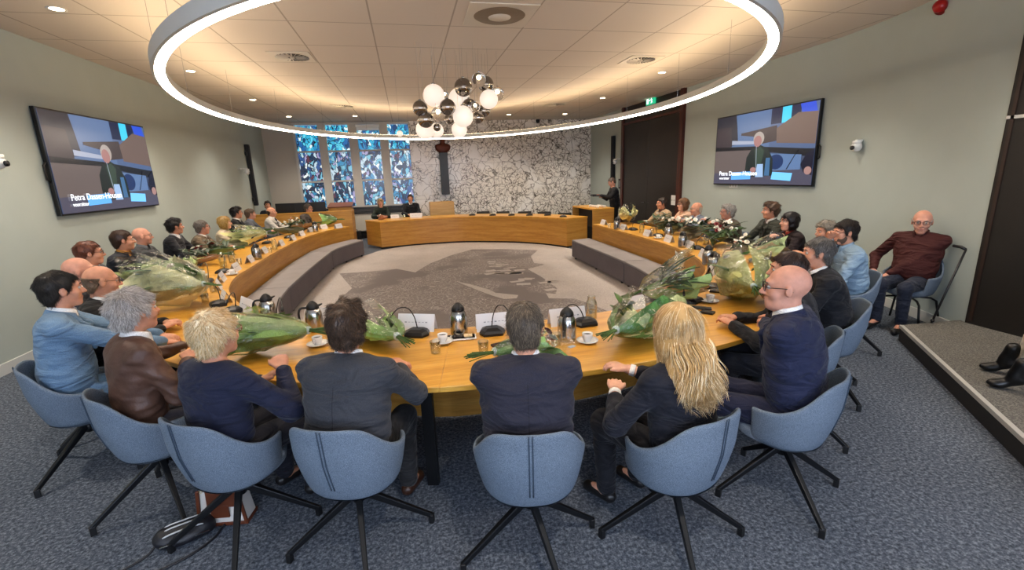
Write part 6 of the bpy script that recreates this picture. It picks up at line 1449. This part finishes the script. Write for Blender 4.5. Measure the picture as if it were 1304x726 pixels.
# jugs, carafes, glasses, cups
jug(343, 409, 2.2, 'steel thermos jug at the near left, left one of a pair'); jug(402, 421, 2.0, 'steel thermos jug at the near left, right one of a pair'); jug(585, 425, .2, 'steel thermos jug in the middle of the near table'); jug(722, 433, 2.6, 'steel thermos jug before the near right name card'); jug(876, 378, -.9, 'steel thermos jug behind the fern bouquet on the right'); jug(908, 347, -1.2, 'front steel thermos jug of the right-hand pair'); jug(901, 337, -1.0, 'rear steel thermos jug of the right-hand pair')
for px, py in ((243.5, 367), (328, 330), (402, 295.5), (785.5, 292), (851, 302), (869, 315)): jug(px, py, rnd.uniform(0, 6))
carafe(753, 406, 'clear glass water carafe standing alone at the inner table edge'); 
for px, py in ((285, 340), (350, 318), (899, 312), (817, 297), (259, 378), (296, 335)): carafe(px, py)
tumbler(555, 450, 'small drinking glass left of the treats plate'); tumbler(616, 450, 'small drinking glass right of the treats plate'); tumbler(708, 440, 'small drinking glass beside the near right thermos jug')
for px, py in ((272, 372), (262, 385), (305, 337), (344, 322), (921, 346), (931, 352), (915, 357), (905, 322), (830, 298), (776, 290), (515, 277)): tumbler(px, py, z=.755 if px == 515 else TZ)
cup(564, 437, 'white coffee cup beside the plate of treats'); cup(748, 436, 'white coffee cup right of the near right thermos jug'); cup(405, 440, 'white coffee cup beside the near left jugs'); cup(904, 385, 'white coffee cup beside the black remote on the right')
for px, py in ((258, 352), (233, 360), (296, 350), (925, 342), (838, 304)): cup(px, py)
# plate of treats
p = at(590, 431, z=TZ); t = thing('treat_plate', 'rectangular white plate with dark and pale treats beside the middle jug', 'plate', (p.x, p.y, TZ), -.05)
MB().box((0, 0, .008), (.19, .10, .012), taper=1.0).build('dish', china, t, bevel=.005); MB().box((-.0, .0, .0135), (.17, .08, .001)).build('well', mat('china_shade', 'cfccc5', .2), t)
for k in range(7):
    o = bpy.data.objects.new('chocolate', MB().sphere((0, 0, 0), .011, 10, 7, sc=(1.2, 1, .8)).mesh('chocolate', mat('chocolate', '1e120c', .35), True)); COL.objects.link(o); o.location = (p.x-.06+.022*(k % 3), p.y-.02+.02*(k//3), TZ+.023)
    tag(o, 'dark chocolate in the group at the left of the treats plate', 'treat', 'chocolates on the treats plate')
for k in range(5):
    o = MB().box((0, 0, 0), (.03, .018, .012)).build('cookie', mat('cookie', 'd8bf92', .7), None, bevel=.004); o.location = (p.x+.02+.03*(k % 2), p.y-.022+.021*(k//2), TZ+.021); o.rotation_euler = (0, 0, rnd.uniform(-.4, .4)); tag(o, 'pale cookie in the group at the right of the treats plate', 'treat', 'cookies on the treats plate')
def slab(name, label, cat, px, py, w, d, h, yaw, m, part=None):
    p = at(px, py, z=TZ); t = thing(name, label, cat, (p.x, p.y, TZ), yaw); MB().box((0, 0, h/2), (w, d, h)).build('body', m, t, bevel=min(.003, h*.3))
    if part: MB().box((0, 0, h+.0004), (w*.9, d*.9, .0006)).build(part, mat('screen_glass', '1a1c22', .08), t)
    return t
slab('smartphone', 'black phone lying before the bald man in navy', 'phone', 893, 393, .16, .075, .009, 2.6, blackp, 'screen'); slab('smartphone', 'small black phone lying between the cup and the treats plate', 'phone', 570, 430, .06, .04, .01, .1, blackp, 'screen')
slab('wallet', 'small black wallet lying beside the black phone', 'wallet', 901, 399, .10, .07, .018, 2.2, mat('leather_black', '17120f', .5)); slab('wallet', 'dark brown wallet beside the slim green bouquet', 'wallet', 637, 441, .11, .08, .016, .3, mat('leather_brown', '2c1710', .5))
slab('sugar_packet', 'pale blue packet before the near right coffee cup', 'packet', 728, 442, .05, .03, .006, .4, mat('packet', 'a9b4c8', .4)); slab('tissue_pack', 'flat black case lying right of the right-hand jugs', 'case', 912, 371, .14, .1, .02, .8, mat('leather_black', '17120f', .5))
# cups on the coffee counter, tray in the man's hands
cA, d1_, d2_, zc2 = COUNTER
for i in range(9):
    q = Vector((cA.x, cA.y))+d1_*(.1+.09*(i % 5))+d2_*(.35+.3*(i//5)); copy_of(PROTO['cup'], ['white cup at the front of the group on the coffee counter', 'white cup in the group on the coffee counter'][min(i, 1)], (q.x, q.y, zc2), i, 'white cups on the coffee counter')
for o in S.objects:
    if o.get('group') == 'white cups on the coffee counter': o['label'] = 'white cup standing in the group of cups on the coffee counter'
st = PEOPLE['ST']; wv = st['root'].location; hands = [Matrix.Rotation(st['yaw'], 3, 'Z') @ w+st['base'] for w in st['W']]; hc = (hands[0]+hands[1])/2+st['fw']*.10
t = thing('tray', 'black tray held by the standing man', 'tray', (hc.x, hc.y, hc.z+.015), st['yaw']); MB().box((0, .05, 0), (.36, .26, .012)).build('base', blackp, t, bevel=.003); mb = MB()
for a, b in (((-.18, -.08), (.18, -.08)), ((.18, -.08), (.18, .18)), ((.18, .18), (-.18, .18)), ((-.18, .18), (-.18, -.08))): mb.bar((*a, .02), (*b, .02), .01, .035)
mb.build('rim', blackp, t)
# ------------------------------------------------------------------ bags on the floor
p = at(292, 660, z=.0); t = thing('handbag', 'brown and white handbag standing on the carpet under the navy sweater chair', 'handbag', (p.x, p.y, 0), D(-8))
brn = mat('bag_brown', '5a2c18', .4, var=.1); wht = mat('bag_white', 'c8c1b8', .45)
def loft(secs, m, name, parent, **k):
    mb = MB(); mb.grid([[Vector(q) for q in s_] for s_ in zip(*secs)], closeu=True); mb.face(tuple(range(len(mb.v)-0))[0:0] or (0, 1, 2)) if False else None; return mb.build(name, m, parent, **k)
MB().box((0, 0, .12), (.27, .12, .24), taper=.8).build('body', wht, t, bevel=.015); MB().box((.02, -.060, .18), (.17, .014, .11), Matrix.Rotation(-.06, 3, 'X')).build('flap', brn, t, bevel=.004)
MB().box((.0, -.066, .10), (.1, .012, .08)).build('pocket', brn, t, bevel=.004); MB().box((0, 0, .012), (.275, .125, .024)).build('bottom', brn, t, bevel=.005)
for s in (-1, 1): MB().box((s*.118, -.058, .12), (.018, .014, .23), Matrix.Rotation(-s*.1, 3, 'Y')).build('side_strip', brn, t, bevel=.004)
MB().tube(catmull([(-.09, -.03, .235), (-.08, -.05, .30), (0, -.06, .33), (.08, -.05, .30), (.09, -.03, .235)], 5), .007, 8).build('handle', brn, t, True); MB().tube(catmull([(-.1, .03, .235), (-.05, .07, .27), (.05, .09, .26), (.1, .03, .235)], 5), .005, 8).build('shoulder_strap', brn, t, True)
for s in (-1, 1): MB().tube([(s*.09+.008*math.cos(a*PI/5), -.055, .225+.008*math.sin(a*PI/5)) for a in range(10)], .0018, 6, closed=True).build('ring', mat('brass', 'c9b98a', .3, .9), t, True)
p = at(237, 682, z=.02); t = thing('shoulder_bag', 'small black shoulder bag with white stripes lying on the carpet', 'handbag', (p.x, p.y, 0), D(22))
g = Field((-.16, -.11, 0), (.16, .11, .13), .006); g.ell((0, 0, .045), (.135, .085, .05)); g.cap((-.09, 0, .05), (.09, 0, .05), .05, k=.03); g.F = np.maximum(g.F, (.002-g.z)[None, None, :]).astype(np.float32); folds(g, .0025, 3); g.build('body', mat('bag_black', '15151a', .5), t)
for y, zz in ((-.045, .092), (-.012, .104), (.025, .102)): MB().tube(catmull([(-.12, y*.6, .055), (-.08, y, zz-.006), (0, y, zz), (.08, y, zz-.006), (.12, y*.6, .055)], 4), .0045, 6).build('stripe', mat('bag_stripe', 'b9b9b9', .5), t, True)
MB().tube([(-.11, -.076, .05), (.11, -.076, .05)], .004, 8).build('zip', steel, t, True)
pts = [(-.12, -.02, .05), (-.18, -.06, .02), (-.32, -.10, .008), (-.42, -.17, .006), (-.36, -.22, .006), (-.2, -.2, .006), (0, -.17, .006), (.12, -.1, .006), (.17, -.03, .01), (.22, .03, .008), (.24, .10, .008), (.19, .13, .012), (.12, .06, .05)]
MB().tube(catmull(pts, 6), .0065, 8).build('strap', mat('bag_black', '15151a', .5), t, True)
# orange lead of a seat cushion / bracelet, watches
PE = PEOPLE
def wrist(key, i, name, m, r=.034, off=.03):
    q = PE[key]; d = (q['W'][i]-q['E'][i]).normalized(); c = q['W'][i]-d*off; MB().tube([c-d*.007, c+d*.007], [r-.002, r-.002], 16).build(name, m, q['root'], True)
wrist('N3', 0, 'wristwatch', mat('watch_white', 'c5d0d4', .3)); wrist('N3', 1, 'bracelet', mat('brass', 'c9b98a', .3, .9)); wrist('N3', 1, 'yellow_cuff', mat('cuff_yellow', 'c9962e', .6), .042, .075)
p3_ = PE['N3']
g = Field((-.26, -.26, .44), (.3, .2, .60), .01); g.ell((0, 0, .52), (.195, .158, .055), k=.02); g.build('shirt_hem', mat('cuff_yellow', 'c9962e', .6), p3_['root'])
# ------------------------------------------------------------------ light
W = bpy.data.worlds.new('world'); S.world = W; W.use_nodes = True; W.node_tree.nodes['Background'].inputs[0].default_value = (.5, .6, .75, 1); W.node_tree.nodes['Background'].inputs[1].default_value = .3
def area(name, loc, rot, sx, sy, e, col):
    L = bpy.data.lights.new(name, 'AREA'); L.shape = 'RECTANGLE'; L.size = sx; L.size_y = sy; L.energy = e; L.color = col; o = bpy.data.objects.new(name, L); COL.objects.link(o); o.location = loc; o.rotation_euler = rot; return o
for i, x in enumerate((-2.6, .4, 3.4)): area('window_daylight', (x, YF+.12, 2.0), (PI/2, 0, PI), 2.2, 2.1, 240, (.88, .94, 1))  # added area lamps before the unseen panes, extra daylight fill
S.view_settings.view_transform = 'Standard'; S.view_settings.look = 'None'; S.view_settings.gamma = 1; S.view_settings.use_curve_mapping = False; S.view_settings.exposure = 0.95
S.cycles.use_denoising = True; S.cycles.max_bounces = 8; S.cycles.transparent_max_bounces = 16; S.cycles.sample_clamp_indirect = 6; S.cycles.caustics_reflective = False; S.cycles.caustics_refractive = False
